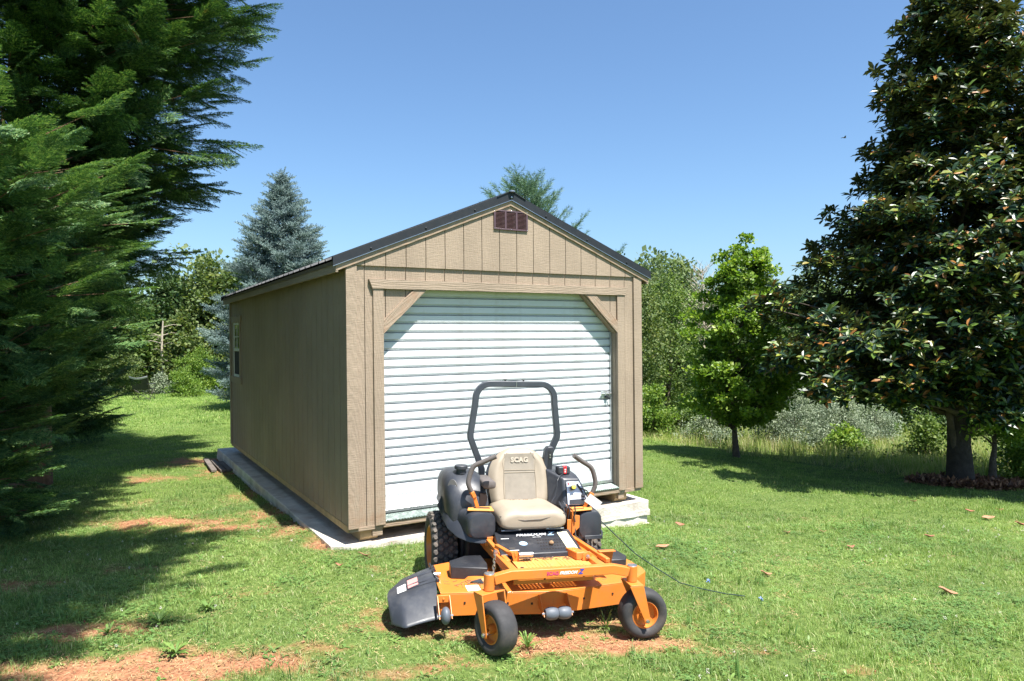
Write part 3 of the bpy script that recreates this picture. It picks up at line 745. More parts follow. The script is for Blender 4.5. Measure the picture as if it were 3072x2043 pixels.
for x in (-.12, .06, .20): g.lathe([(0, .008), (.006, .007)], (x, .396, .432), (0, -1, 0), 10)
g.obj('bolt', steel, hp)
g = G(); g.tube([(-.215,.70,.552),(-.11,.70,.556)], .009, 10); g.tube([(.125,.70,.556),(.215,.70,.556)], .009, 10); g.obj('damper', roller_m, hp)
g = G(); g.tube([(-.24,.70,.552),(-.09,.70,.557)], .005, 8); g.tube([(.105,.70,.556),(.24,.70,.556)], .005, 8); g.obj('damper_rod', steel, hp)
g = G(); g.tube([(-.25,.78,.60),(-.22,.74,.565),(.18,.74,.565),(.23,.78,.60)], .009, 8); g.obj('seat_bail', steel_dark, hp)
g = G(); g.box((-.25,.77,.42),(.25,1.25,.56)); g.obj('engine_cradle', blk, mp)
# lift linkage and small orange brackets
lk = sub('lift_linkage')
g = G(); g.cyl((-.205,.33,.482),(-.105,.33,.482),.0175,16); g.obj('roller_pedal', steel, lk, bevel=.002)
g = G(); g.prism([(-.012,0),(.03,.0),(.012,.075),(-.03,.06)], 0, .008, 'y'); o = g.obj('pedal_arm', orange, lk, bevel=.002); o.location = (-.225, .34, .435)
g = G(); g.tube([(-.31,.56,.485),(-.26,.42,.475),(-.215,.34,.482)], 1, rect=(.03,.028)); g.tube([(-.30,.60,.44),(-.235,.42,.33)], 1, rect=(.03,.02)); g.obj('lift_arm', orange, lk, bevel=.003)
g = G(); g.tube([(-.325,.50,.465),(-.265,.40,.31)], 1, rect=(.042,.006), up=(0,1,0)); g.obj('link_plate', olive, lk, bevel=.002)
g = G(); g.cyl((-.33,.495,.462),(-.33,.475,.462),.017,12); g.obj('pin', steel, lk)
for i in range(8):
    c = Vector((-.335 - .003 * i, .47 - .004 * i, .452 - i * .021)); a = []
    for k in range(8):
        t = 2 * PI * k / 8; q = Vector((.011 * math.cos(t), 0, .018 * math.sin(t)))
        if i % 2: q = Vector((0, q.x, q.z))
        a.append(c + q)
    g = G(); g.tube(a + [a[0]], .0042, 5, cap=False); g.obj('chain_link', steel, lk)
g = G(); g.prism([(.165,.43),(.235,.43),(.275,.29),(.20,.29)], .4375, .488); g.obj('pivot_box', orange, lk, bevel=.004)
g = G(); g.prism([(.235,.437),(.30,.437),(.305,.485),(.275,.50),(.24,.48)], .268, .276, 'y'); g.prism([(.245,.437),(.37,.437),(.30,.488)], .31, .318, 'y'); g.obj('pivot_bracket', orange, lk, bevel=.002)
g = G(); g.lathe([(0,.015),(.008,.015),(.009,.008),(.02,.008)], (.272,.267,.466), (0,-1,0), 14); g.obj('bolt', steel, lk)
g = G(); g.prism([(.375,.475),(.50,.475),(.492,.425),(.37,.43)], .35, .354, 'y'); g.prism([(.375,.475),(.50,.475),(.50,.481),(.375,.481)], .31, .354, 'y'); g.prism([(.45,.43),(.492,.425),(.475,.33),(.44,.36)], .352, .357, 'y'); g.obj('foot_pedal', orange, lk, bevel=.002)
g = G(); g.prism([(.33,.49),(.385,.54),(.385,.63),(.325,.64)], .75, .756, 'y'); g.box((.325,.75,.42),(.333,.95,.68)); g.box((.29,.76,.42),(.325,.768,.60)); g.obj('control_bracket', orange, mp, bevel=.002)
g = G(); g.tube([(.345,.74,.585),(.335,.74,.625),(.345,.74,.66),(.34,.74,.70)], .006, 8); g.obj('brake_lever', steel_dark, mp)
g = G()
for i in range(9):
    p0 = Vector((random.uniform(.25,.31), random.uniform(.78,.86), .56)); g.tube([p0, p0 + Vector((random.uniform(-.02,.02), random.uniform(-.04,.02), .05)), p0 + Vector((random.uniform(-.01,.03), random.uniform(-.03,.03), .11)), p0 + Vector((.0, .03, .15))], .0035, 6)
g.obj('wiring', blk_plastic, mp)
g = G(); g.box((-.335,.74,.41),(-.29,.75,.50)); g.box((-.345,.745,.43),(-.30,.80,.47)); g.obj('tank_bracket', orange, mp, bevel=.002)
# casters
def caster(px, n_deg, trail):
    """n_deg: heading of the axle; trail: offset of the wheel from its pivot along the rolling direction"""
    cs = sub('caster'); cs.location = (px, 0, 0)
    g = G(); g.cyl((0,0,.372),(0,0,.474),.0345,24); g.obj('pivot_housing', orange, cs, bevel=.003)
    g = G(); g.lathe([(0,.033),(.004,.031),(.006,.02)], (0,0,.4745), (0,0,1), 24); g.obj('pivot_cap', steel, cs)
    fk = bpy.data.objects.new('fork', None); link(fk, cs); fk.rotation_euler = (0, 0, math.radians(n_deg))    # fork: x = axle, y = rolling
    T = trail; w = .086
    g = G(); g.prism([(-w,-.035),(w,-.035),(w,.035),(-w,.035)] if T == 0 else [(-w-.004,-.04 if T>0 else -.05),(w+.004,-.04 if T>0 else -.05),(w+.004,.05 if T>0 else .04),(-w-.004,.05 if T>0 else .04)], .3615, .3695)
    for sx in (-1, 1):
        top0, top1 = -.045, .05
        q = [(top0, .362), (top1, .362), (T + .022, .142), (T + .018, .118), (T - .018, .118), (T - .022, .142)] if T > 0 else [(-top1, .362), (-top0, .362), (T + .022, .142), (T + .018, .118), (T - .018, .118), (T - .022, .142)]
        g.prism(q, sx * w - .004, sx * w + .004, 'x')
    g.obj('fork_plates', orange, fk, bevel=.002)
    g = G(); g.cyl((-w-.018, T, .133), (w+.018, T, .133), .008, 10); g.cyl((-w-.014, T, .133), (-w-.005, T, .133), .014, 6); g.cyl((w+.005, T, .133), (w+.014, T, .133), .014, 6); g.obj('axle', steel, fk)
    wz = .160; wh = bpy.data.objects.new('wheel', None)
    R, hw = .162, .068
    prof = [(-.036,.082),(-.050,.088),(-.062,.104),(-hw,.122),(-.066,.138),(-.056,.151),(-.040,.158),(-.018,.1615),(0,.1625),(.018,.1615),(.040,.158),(.056,.151),(.066,.138),(hw,.122),(.062,.104),(.050,.088),(.036,.082)]
    g = G(); g.lathe(prof, (0, T, wz), (1,0,0), 56, closed_prof=True); g.obj('tyre', rubber, fk, smooth=50)
    rp = [(-.052,.090),(-.054,.084),(-.044,.080),(-.022,.076),(-.016,.050),(-.018,.030),(-.040,.028),(-.062,.024),(-.062,.012),(.062,.012),(.062,.024),(.040,.028),(.018,.030),(.016,.050),(.022,.076),(.044,.080),(.054,.084),(.052,.090)]
    g = G(); g.lathe(rp, (0, T, wz), (1,0,0), 40, closed_prof=True); g.obj('rim', orange, fk, smooth=35)
    # axle height follows the wheel
    return cs
_c1 = caster(-.485, 0, .08); _c2 = caster(.485, 0, .08)
def set_caster(cs, world_axle, sign):
    """turn the fork so that its axle points along the given ground heading"""
    ax = Vector((world_axle[0], world_axle[1], 0)); lx = ax.dot(_Um); ly = ax.dot(_Bm)
    for c in cs.children:
        if c.name.startswith('fork'): c.rotation_euler = (0, 0, math.atan2(ly, lx))
# rolling direction is +y of the fork; axle is +x of the fork
set_caster(_c1, (-.79, -.62), 1); set_caster(_c2, (.21, -.98), 1)
# anti-scalp rollers
def roller(cx, cy, cz, n_, name='anti_scalp_roller'):
    r = sub(name)
    for i in range(n_):
        x = cx + (i - (n_-1)/2) * .088
        g = G(); g.lathe([(-.043,.030),(-.03,.038),(-.012,.042),(.012,.042),(.03,.038),(.043,.030)], (x, cy, cz), (1,0,0), 24); g.obj('roller', roller_m, r, smooth=50)
    w = .044 * n_ + .008
    g = G(); g.cyl((cx-w-.012,cy,cz),(cx+w+.012,cy,cz),.008,8); g.obj('axle', steel, r)
    for sx in (-1, 1):
        x = cx + sx * w; g = G(); g.prism([(cy-.018,cz-.015),(cy+.018,cz-.02),(cy+.13,cz+.01),(cy+.13,cz+.085),(cy+.10,cz+.09)], x-.003, x+.003, 'x'); g.obj('bracket', orange, r, bevel=.0015)
roller(0, .075, .165, 2)
rl_ = sub('anti_scalp_roller')
g = G(); g.ell((-.728, .165, .165), (.033, .052, .056), 18, 12); g.obj('roller', roller_m, rl_, smooth=60)
g = G(); g.cyl((-.775,.165,.165),(-.68,.165,.165),.008,8); g.obj('axle', steel, rl_)
for x in (-.768, -.688): g = G(); g.prism([(.145,.15),(.185,.145),(.285,.16),(.285,.262),(.265,.262)], x-.003, x+.003, 'x'); g.obj('bracket', orange, rl_, bevel=.0015)
g = G(); g.box((-.765,.262,.215),(-.691,.284,.262)); g.cyl((-.728,.262,.24),(-.728,.255,.24),.008,6); g.obj('bracket', orange, rl_, bevel=.002)
# drive wheels
def drive_wheel(cx, side):
    wz, cy = .283, 1.33; w = sub('drive_wheel'); R = .268; hw = .098
    prof = [(-.07,.158),(-.092,.175),(-.104,.205),(-.102,.235),(-.088,.255),(-.06,.264),(0,R),(.06,.264),(.088,.255),(.102,.235),(.104,.205),(.092,.175),(.07,.158)]
    g = G(); g.lathe(prof, (cx, cy, wz), (1,0,0), 64, closed_prof=True); g.obj('tyre', tread_rub, w, smooth=50)
    g = G()
    nn = 30
    for k in range(nn):
        for r_i, (lx, off, hwid, ang) in enumerate(((-.078,0,.017,.5),(-.038,.5,.018,-.5),(0,0,.017,.5),(.038,.5,.018,-.5),(.078,0,.017,.5))):
            t = 2*PI*(k+off)/nn; rr_ = R - (.006 if abs(lx) > .06 else 0)
            R3 = Matrix.Rotation(t, 3, 'X') @ Matrix.Rotation(ang, 3, 'Z')
            v = []
            for h, sc in ((-.006, 1), (.013, .78)):
                for kx, ky in ((-1,-.55),(-.4,-1),(.4,-1),(1,-.55),(1,.55),(.4,1),(-.4,1),(-1,.55)):
                    v.append(Vector((cx + lx, cy, wz)) + Matrix.Rotation(t, 3, 'X') @ (Matrix.Rotation(ang, 3, 'Z') @ Vector((kx*hwid*sc, ky*.020*sc, 0)) + Vector((0, 0, rr_ + h))))
            g.add(v, [(8,9,10,11,12,13,14,15)] + [(i, (i+1)%8, 8+(i+1)%8, 8+i) for i in range(8)])
    o = g.obj('tread_lugs', lug_rub, w, smooth=0); o['kind'] = 'stuff'
    rp = [(-.088,.172),(-.094,.160),(-.080,.150),(-.045,.142),(-.035,.09),(-.05,.05),(-.055,.0),(.05,.0),(.05,.05),(.035,.09),(.045,.142),(.080,.150),(.094,.160),(.088,.172)]
    g = G(); g.lathe(rp, (cx, cy, wz), (1,0,0), 48, closed_prof=True); g.obj('rim', orange, w, smooth=35)
    g = G()
    for k in range(5):
        t = 2*PI*k/5; c = Vector((cx + side*.046, cy + .06*math.cos(t), wz + .06*math.sin(t))); g.cyl(c, c + Vector((side*.02,0,0)), .009, 6)
    g.obj('lug_nut', steel, w)
drive_wheel(-.583, -1); drive_wheel(.60, 1)
# black plastic tank and fender, and the console on the other side: lofted
def loft(secs, n=28, p=3.6):
    rings = []
    for (y, x0, x1, z0, z1) in secs:
        cx, cz, a, b = (x0+x1)/2, (z0+z1)/2, abs(x1-x0)/2, (z1-z0)/2; r = []
        for k in range(n):
            t = 2*PI*k/n + PI/n; c_, s_ = math.cos(t), math.sin(t)
            r.append(Vector((cx + a*math.copysign(abs(c_)**(2/p), c_), y, cz + b*math.copysign(abs(s_)**(2/p), s_))))
        rings.append(r)
    return rings
tk = sub('fuel_tank')
g = G(); g.ring(loft([(.742,-.455,-.285,.50,.665),(.746,-.468,-.275,.49,.676),(.80,-.485,-.272,.475,.68),(.87,-.51,-.27,.46,.683),(.93,-.535,-.27,.46,.685)])); g.obj('front_pod', blk_plastic, tk, smooth=60)
g = G(); g.ring(loft([(.915,-.53,-.30,.52,.70),(.925,-.56,-.29,.50,.76),(.97,-.585,-.285,.49,.83),(1.04,-.605,-.285,.49,.89),(1.13,-.61,-.29,.50,.925),(1.25,-.61,-.31,.55,.93),(1.45,-.60,-.33,.58,.90),(1.60,-.58,-.34,.60,.84),(1.66,-.55,-.36,.62,.78)], p=3.4)); g.obj('tank_body', blk_plastic, tk, smooth=60)
g = G()   # fender skirt sweeping out over the tyre
lip = [(-.285,.75,.475),(-.37,.742,.462),(-.46,.77,.468),(-.54,.83,.492),(-.60,.92,.535),(-.618,1.02,.575),(-.622,1.10,.60),(-.645,1.16,.655),(-.622,1.24,.66),(-.60,1.5,.64)]
inn = [(-.285,.80,.55),(-.37,.80,.55),(-.44,.83,.56),(-.50,.88,.58),(-.55,.96,.62),(-.585,1.02,.66),(-.60,1.10,.70),(-.605,1.16,.735),(-.60,1.24,.72),(-.58,1.5,.70)]
v = [Vector(p) for p in lip] + [Vector(p) for p in inn] + [Vector(p) - Vector((0,0,.008)) for p in lip] + [Vector(p) - Vector((0,0,.008)) for p in inn]; n_ = len(lip); f = []
for i in range(n_-1): f += [(i,i+1,n_+i+1,n_+i),(2*n_+i,3*n_+i,3*n_+i+1,2*n_+i+1),(i,2*n_+i,2*n_+i+1,i+1)]
g.add(v, f); g.obj('fender_skirt', blk_plastic, tk, smooth=60)
g = G(); g.cyl((-.475,1.10,.905),(-.475,1.10,.945),.038,20); g.obj('filler_neck', blk_plastic, tk)
g = G(); g.lathe([(0,.048),(.004,.052),(.024,.052),(.03,.046),(.032,.02)], (-.475,1.10,.942), (0,0,1), 14); g.obj('fuel_cap', blk_plastic, tk, smooth=20)
gpts = frame_m((-.553,1.005,.795), Vector((.74,-.62,.12)), Vector((-.12,.30,.95)))
g = G(); ring0 = []; ring1 = []
for k in range(24):
    t = 2*PI*k/24; p = Vector((.048*math.cos(t), .085*math.sin(t), 0)); ring0.append(gpts @ p); ring1.append(gpts @ (p + Vector((0,0,.006))))
g.ring([ring0, ring1]); g.obj('badge', M('grey_tank_badge', (.12,.115,.11), .5), tk, bevel=.003)
text_obj('lettering', 'FREEDOM', .017, sil, tk, gpts @ Matrix.Translation((-.004,.012,.0066)) @ Matrix.Rotation(.5,4,'Z'), shear=.3, bold=.0006)
text_obj('lettering', 'Z', .03, sil, tk, gpts @ Matrix.Translation((.0,-.012,.0066)) @ Matrix.Rotation(.5,4,'Z'), shear=.3, bold=.001)
g = G(); g.prism([(-.475,.80),(-.285,.755),(-.275,.90),(-.45,.90)], .6845, .690); g.obj('console_plate', orange_dusty, tk, bevel=.001)
g = G(); g.prism([(-.42,.85),(-.30,.82),(-.295,.86),(-.41,.885)], .6905, .6915); g.obj('slot', hole, tk)
g = G(); g.prism([(-.36,.69),(-.315,.69),(-.30,.75),(-.31,.79),(-.36,.79)], .914, .923, 'y'); g.obj('tank_panel', hole, tk)
# right console and fender
rc = sub('control_console')
g = G(); g.ring(loft([(.785,.405,.565,.46,.63),(.79,.395,.578,.445,.645),(.84,.385,.585,.44,.652),(.93,.38,.59,.44,.655),(1.15,.38,.60,.45,.66),(1.5,.38,.61,.5,.66),(1.62,.40,.58,.52,.62)])); g.obj('fender_pod', blk_plastic, rc, smooth=60)
g = G(); g.tube([(.44,.785,.45),(.585,.79,.45),(.612,.86,.46),(.63,1.1,.50),(.63,1.5,.52)], 1, rect=(.012,.03), up=(0,0,1)); g.obj('fender_skirt', blk_plastic, rc, bevel=.003)
g = G(); g.box((.395,.79,.44),(.425,.80,.58)); g.obj('pod_recess', hole, rc)
g = G()
F = [(.315,.90,.655),(.555,.90,.655),(.455,.985,.868),(.325,.985,.868)]; B = [(.25,1.42,.655),(.56,1.42,.655),(.47,1.38,.90),(.23,1.38,.92)]
Mi = [(.225,1.06,.655),(.56,1.06,.655),(.46,1.06,.885),(.215,1.10,.925)]
g.add([Vector(p) for p in F + Mi + B], [(0,1,2,3),(0,4,5,1),(1,5,6,2),(2,6,7,3),(3,7,4,0),(4,8,9,5),(5,9,10,6),(6,10,11,7),(7,11,8,4),(8,11,10,9)]); g.obj('console_body', blk_plastic, rc, bevel=.012, seg=3)
pm = frame_m((.405,.932,.76), (1,-.0,0), (0,.37,.93))
def pq(pts, z0, z1, mat, name):
    g = G(); a = [pm @ Vector((x, y, z1)) for x, y in pts]; b = [pm @ Vector((x, y, z0)) for x, y in pts]; n = len(pts)
    g.add(b + a, [tuple(range(n))[::-1], tuple(range(n, 2*n))] + [(i,(i+1)%n,n+(i+1)%n,n+i) for i in range(n)]); return g.obj(name, mat, rc, bevel=.001)
pq([(-.068,-.088),(.118,-.088),(.04,.092),(-.062,.092)], .004, .010, sil, 'control_panel')
pq([(-.055,-.085),(.105,-.085),(.088,-.045),(-.052,-.05)], .0105, .013, blk, 'panel_label')
g = G(); g.lathe([(0,.016),(.018,.016),(.022,.02),(.03,.02),(.034,.012)], pm @ Vector((-.022,.038,.0105)), pm.to_3x3() @ Vector((0,0,1)), 16); g.obj('choke_knob', blk_plastic, rc)
g = G(); g.lathe([(0,.017),(.012,.017),(.016,.010)], pm @ Vector((-.020,.042,.045)), pm.to_3x3() @ Vector((0,0,1)), 16); g.obj('blade_switch', yellow_p, rc)
g = G(); g.lathe([(0,.008),(.006,.006)], pm @ Vector((-.048,.075,.0105)), pm.to_3x3() @ Vector((0,0,1)), 10); g.obj('indicator', red_k, rc)
g = G(); g.lathe([(0,.022),(.002,.022)], pm @ Vector((-.015,-.02,.0105)), pm.to_3x3() @ Vector((0,0,1)), 16); g.obj('dial', white_p, rc)
g = G(); g.lathe([(0,.004),(.004,.004)], pm @ Vector((-.015,-.02,.0128)), pm.to_3x3() @ Vector((0,0,1)), 8); g.obj('dial_hub', hole, rc)
g = G(); g.tube([pm @ Vector((.022,.072,.014)), pm @ Vector((.062,.0,.014))], .007, 6); g.tube([pm @ Vector((.04,.04,.014)), pm @ Vector((.085,.01,.05)), pm @ Vector((.10,-.03,.05))], .006, 6); g.lathe([(0,.016),(.03,.012)], pm @ Vector((.062,-.02,.0105)), pm.to_3x3() @ Vector((0,0,1)), 10); g.obj('throttle', blk, rc)
g = G(); g.prism([(.315,.755),(.50,.79),(.53,.89),(.335,.89)], .6595, .665); g.obj('console_plate', orange_dusty, rc, bevel=.001)
g = G(); g.prism([(.345,.80),(.44,.815),(.45,.835),(.35,.825)], .6655, .6665); g.prism([(.325,.86),(.36,.865),(.36,.88),(.325,.88)], .6655, .6665); g.obj('slot', hole, rc)
# steering levers
def lever(sx, pts, foot):
    lv_ = sub('drive_lever'); g = G()
    P = [Vector(p) for p in pts]; sm = []
    for i in range(len(P) - 1):
        a, b = P[max(i-1,0)], P[min(i+2,len(P)-1)]
        for k in range(6):
            t = k/6; h = lambda p0,p1,p2,p3: .5*((2*p1)+(-p0+p2)*t+(2*p0-5*p1+4*p2-p3)*t*t+(-p0+3*p1-3*p2+p3)*t**3)
            sm.append(h(a, P[i], P[i+1], b))
    sm.append(P[-1]); g.tube(sm, .0185, 12); g.obj('foam_grip', foam, lv_, smooth=50)
    g = G(); g.tube([P[-1] + Vector((0,0,.012)), Vector(foot[0]), Vector(foot[1])], 1, rect=(.026,.014)); g.obj('lever_arm', orange, lv_, bevel=.002)
    g = G(); a_, b_ = P[-1], Vector(foot[0]); g.tube([a_ + Vector((0,-.004,-.002)), a_.lerp(b_, .8)], 1, rect=(.04,.03)); g.obj('arm_clamp', orange, lv_, bevel=.003)
lever(-1, [(-.268,.80,1.083),(-.36,.83,1.038),(-.425,.85,1.003),(-.455,.855,.93),(-.462,.855,.87),(-.438,.86,.815)], [(-.41,.862,.76),(-.385,.865,.685)])
lever(1, [(.345,.80,1.078),(.42,.83,1.03),(.505,.85,.975),(.538,.855,.90),(.546,.855,.84),(.525,.86,.78)], [(.50,.862,.735),(.462,.865,.662)])
# seat
st = sub('seat')
def cushion(name, secs, mat, n=32, p=3.2):
    g = G(); g.ring(loft(secs, n, p)); return g.obj(name, mat, st, smooth=70)
g = G(); rings = []
for (y, w, z0, z1, crown) in ((.662,.215,.585,.650,0),(.665,.238,.572,.668,.002),(.685,.252,.562,.688,.004),(.74,.258,.558,.704,.006),(.86,.258,.56,.702,.004),(1.0,.255,.565,.696,.002),(1.12,.24,.57,.70,.0),(1.15,.22,.58,.69,.0)):
    r = []
    for k in range(40):
        t = 2*PI*(k+.5)/40; c_, s_ = math.cos(t), math.sin(t); x = w*math.copysign(abs(c_)**.42, c_); z = (z0+z1)/2 + (z1-z0)/2*math.copysign(abs(s_)**.5, s_)
        if s_ > 0: z += .012*math.cos(x/w*PI*2.0)*-1 + .004*math.cos(x*30)
        r.append(Vector((x, y, z)))
    rings.append(r)
g.ring(rings); g.obj('cushion', vinyl, st, smooth=75)
# back rest: arched outline, swollen face
def back_outline(u): return None
g = G(); nr = 14; nc = 24; 
def bk(sx, sz, face):   # sx -1..1, sz 0..1
    half = .232 + .022*math.sin(PI*min(1, sz*1.25)); zt_ = .425
    hw_ = half if sz < .5 else half*math.sqrt(max(0, 1 - ((sz-.5)/.52)**2.6))
    x = sx*hw_; z = .665 + zt_*sz
    e = max(0, 1 - abs(sx)**5) ** .5 * (1 - max(0, (sz-.85)/.15)**3*.9) * (1 if sz > .04 else .6)
    lean = 1.08 + .11*sz
    bol = .020*math.exp(-((abs(sx)-.78)/.16)**2)*(1 if sz < .85 else .3) + .010*math.exp(-((sz-.93)/.08)**2)
    y = lean - (.038*e + bol*min(1, 6*(1-abs(sx)))) if face else lean + .035*e
    return Vector((x, y, z))
v = []; f = []
for face in (1, 0):
    for j in range(nr+1):
        for i in range(nc+1): v.append(bk(-1 + 2*i/nc, j/nr, face))
m_ = (nr+1)*(nc+1)
for j in range(nr):
    for i in range(nc):
        a = j*(nc+1)+i; f.append((a, a+1, a+nc+2, a+nc+1)); f.append((m_+a, m_+a+nc+1, m_+a+nc+2, m_+a+1))
for j in range(nr):
    a = j*(nc+1); f.append((a, a+nc+1, m_+a+nc+1, m_+a)); a += nc; f.append((a, m_+a, m_+a+nc+1, a+nc+1))
for i in range(nc): f.append((i, m_+i, m_+i+1, i+1)); a = nr*(nc+1)+i; f.append((a, a+1, m_+a+1, m_+a))
g.add(v, f); o = g.obj('backrest', vinyl, st, smooth=75); o.modifiers.new('s', 'SUBSURF').render_levels = 1
o = link(o.copy(), st); o.data = o.data.copy(); o.name = 'seat_shell'; o.data.materials[0] = blk_plastic; o.location = (0, .035, -.012); o.scale = (1.05, 1, 1.0)
# inset panel, piping and raised letters
def bpt(x, z, lift):
    sz = (z - .665)/.425; half = .232 + .022*math.sin(PI*min(1, sz*1.25)); p = bk(x/half, sz, 1); return Vector((x, p.y - lift, z))
def bpanel(x0, x1, z0, z1, mat, name, lift=.003, nx_=6, nz_=8):
    g = G(); v = []; 
    for j in range(nz_+1):
        for i in range(nx_+1): v.append(bpt(x0+(x1-x0)*i/nx_, z0+(z1-z0)*j/nz_, lift))
    f = [(j*(nx_+1)+i, j*(nx_+1)+i+1, (j+1)*(nx_+1)+i+1, (j+1)*(nx_+1)+i) for j in range(nz_) for i in range(nx_)]
    g.add(v, f); o = g.obj(name, mat, st, smooth=80); return o
bpanel(-.125,.12,.70,.92,vinyl_g,'back_panel')
bpanel(-.125,.12,.926,1.05,vinyl_g,'back_panel')
for seam in ([(-.132,.70),(-.135,.80),(-.13,.92),(-.14,1.0),(-.10,1.06)],[(.127,.70),(.13,.80),(.125,.92),(.135,1.0),(.095,1.06)],[(-.132,.698),(.127,.698)],[(-.13,.923),(.125,.923)],[(-.13,.905),(.125,.905)]):
    g = G(); g.tube([bpt(x, z, .004) for x, z in seam], .0028, 6); g.obj('piping', vinyl, st)
text_obj('lettering', 'SCAG', .052, letter_tan, st, frame_m(bpt(0, 1.0, .008), (1,0,0), (0,.16,1)), space=1.1, bold=.003, extrude=.003)
g = G(); g.tube([(-.255,.70,.66),(-.20,.672,.645),(-.08,.66,.632),(.05,.658,.636),(.16,.668,.655),(.245,.69,.668)], .003, 6); g.obj('piping', steel_dark, st)
g = G(); g.box((-.22,.72,.545),(.22,1.12,.558)); g.obj('seat_pan', blk, st)
g = G()
for i in range(60): x = random.uniform(-.12,.15); g.box((x-.006,1.035,.695),(x+.006,1.039,.70), Matrix.Rotation(random.uniform(0,3),3,'Y')) 
o = g.obj('leaf_litter', debris, st, smooth=0); o['kind'] = 'stuff'
g = G(); g.ring(loft([(.90,-.335,-.245,.825,.875),(.905,-.34,-.24,.82,.88),(1.16,-.34,-.24,.82,.88),(1.165,-.335,-.245,.825,.875)])); g.obj('armrest', foam, st, smooth=60)
g = G(); g.tube([(-.285,1.0,.82),(-.285,1.06,.72),(-.27,1.12,.64)], 1, rect=(.03,.05)); g.obj('armrest_bracket', blk, st, bevel=.003)
g = G(); g.tube([(-.30,.98,.80),(-.29,.97,.74),(-.28,.98,.66)], .004, 6); g.obj('belt_buckle', sil, st)
# roll bar and belt tower
rb = sub('roll_bar')
pts = [(-.255,1.42,.52),(-.255,1.36,.80),(-.262,1.33,.90),(-.285,1.315,.955)]
side_ = [(-.366,1.30,1.155),(-.368,1.30,1.185)]
arc = []
for k in range(9):
    t = PI - (PI/2)*k/8; arc.append((-.215 + .125*math.cos(t)*.95, 1.29, 1.47 + .125*math.sin(t)))
pts = pts + side_ + [(-.336,1.29,1.43)] + arc[1:]
pts = pts + [(-x, y, z) for (x, y, z) in pts[::-1]]
g = G(); g.tube(pts, 1, rect=(.048,.05), up=(0,1,0)); g.obj('roll_bar_tube', M('slate_black_powder_coat', (.045,.052,.066), .4, var=.1, dirt=(.12,.12,.13), dirt_amt=.3), rb, bevel=.006, seg=3)
g = G()
for x in (-.09, .065): g.cyl((x,1.29,1.619),(x,1.29,1.628),.007,8); g.cyl((x,1.29,1.628),(x,1.29,1.633),.016,8)
g.obj('bolt', steel_dark, rb)
g = G(); g.box((-.0015,1.262,1.572),(.0015,1.263,1.618)); g.obj('weld_seam', steel, rb)
bt = sub('belt_tower')
g = G(); o_ = [(.20,.75),(.205,.90),(.213,1.02),(.222,1.075),(.24,1.10),(.285,1.10),(.292,1.085),(.285,1.0),(.278,.88),(.272,.75)]
g.prism(o_, 1.13, 1.20, 'y'); g.obj('tower_housing', blk_plastic, bt, bevel=.01, seg=3)
g = G(); g.prism([(.235,.76),(.245,1.065),(.275,1.065),(.268,.76)], 1.126, 1.1295, 'y'); g.obj('tower_slot', blk, bt)
g = G()
for z in (1.035, 1.015, .91, .895): g.cyl((.257,1.126,z),(.257,1.12,z),.006,8)
g.box((.245,1.115,.855),(.272,1.1255,.875)); g.obj('bolt', steel, bt)
# engine behind the seat
en = sub('engine')
g = G(); g.lathe([(0,.24),(.02,.25),(.20,.25),(.26,.20),(.27,.10)], (0,1.62,.46), (0,0,1), 28); g.obj('blower_housing', blk, en, smooth=40)
g = G(); g.box((-.30,1.5,.34),(.30,1.9,.45)); g.obj('engine_deck', blk, en, bevel=.01)
g = G(); g.box((-.47,1.08,.13),(.48,1.62,.44)); g.box((-.44,.98,.24),(-.15,1.07,.46)); g.obj('transaxle_dark_fill', M('underside_shade_black', (.008,.008,.009), .7), en, bevel=.02)  # near-black box added to fill the dark void behind the drive wheel
g = G(); g.tube([(-.30,1.92,.30),(-.32,1.98,.45),(.32,1.98,.45),(.30,1.92,.30)], .018, 10); g.obj('guard', orange, en)

# ---- things resting on the mower
def mw(p): return MW.matrix_world @ Vector(p)
RM = MW.matrix_world.to_3x3()
bx_ = bpy.data.objects.new('battery_pack', None); COL.objects.link(bx_); bx_.matrix_world = MW.matrix_world @ Matrix.Translation((.345,1.06,.893)) @ Matrix.Rotation(.1,4,'Z')
tag(bx_, 'small black battery pack with a red stripe standing on the mower console', 'battery')
g = G(); g.box((-.052,-.035,0),(.052,.035,.062)); g.obj('case', blk_plastic, bx_, bevel=.012, seg=3)
g = G(); g.box((-.008,-.0385,.004),(.018,.0,.066)); g.obj('stripe', red_k, bx_, bevel=.004)
g = G(); g.box((-.001,-.0395,.018),(.011,-.0387,.026)); g.box((-.001,-.0395,.034),(.011,-.0387,.045)); g.obj('label', white_p, bx_)
cord1 = G(); cord1.tube([mw(p) for p in ((.335,1.02,.90),(.30,.99,.893),(.27,.96,.86),(.262,.95,.80),(.25,.95,.74),(.22,.94,.70))], .003, 6)
tag(cord1.obj('battery_lead', blk_plastic, None), 'thin black lead hanging from the battery pack down to the seat', 'cable')
tg = G(); c0 = Vector((.555,.835,.70)); ax_, ay_ = Vector((.78,.0,-.63)), Vector((-.52,.28,-.80)); ax_.normalize(); ay_ = (ay_ - ax_*ay_.dot(ax_)).normalized()
ay_ = Vector((-.60,.10,-.79)).normalized(); ax_ = Vector((.80,-.05,-.60)).normalized(); nn_ = ax_.cross(ay_).normalized()*.0012
q = [c0 + Vector(p) for p in ((-.055,0,.045),(.015,0,.0),(.075,0,-.04))]
a = Vector((.50,.835,.775)); b = Vector((.60,.835,.705)); d = Vector((-.045,.01,-.058))
qq = [a, b, b + d, a + d]
tg.add([mw(p) for p in qq] + [mw(p + Vector((0,.0015,0))) for p in qq], [(0,1,2,3),(7,6,5,4),(0,4,5,1),(1,5,6,2),(2,6,7,3),(3,7,4,0)])
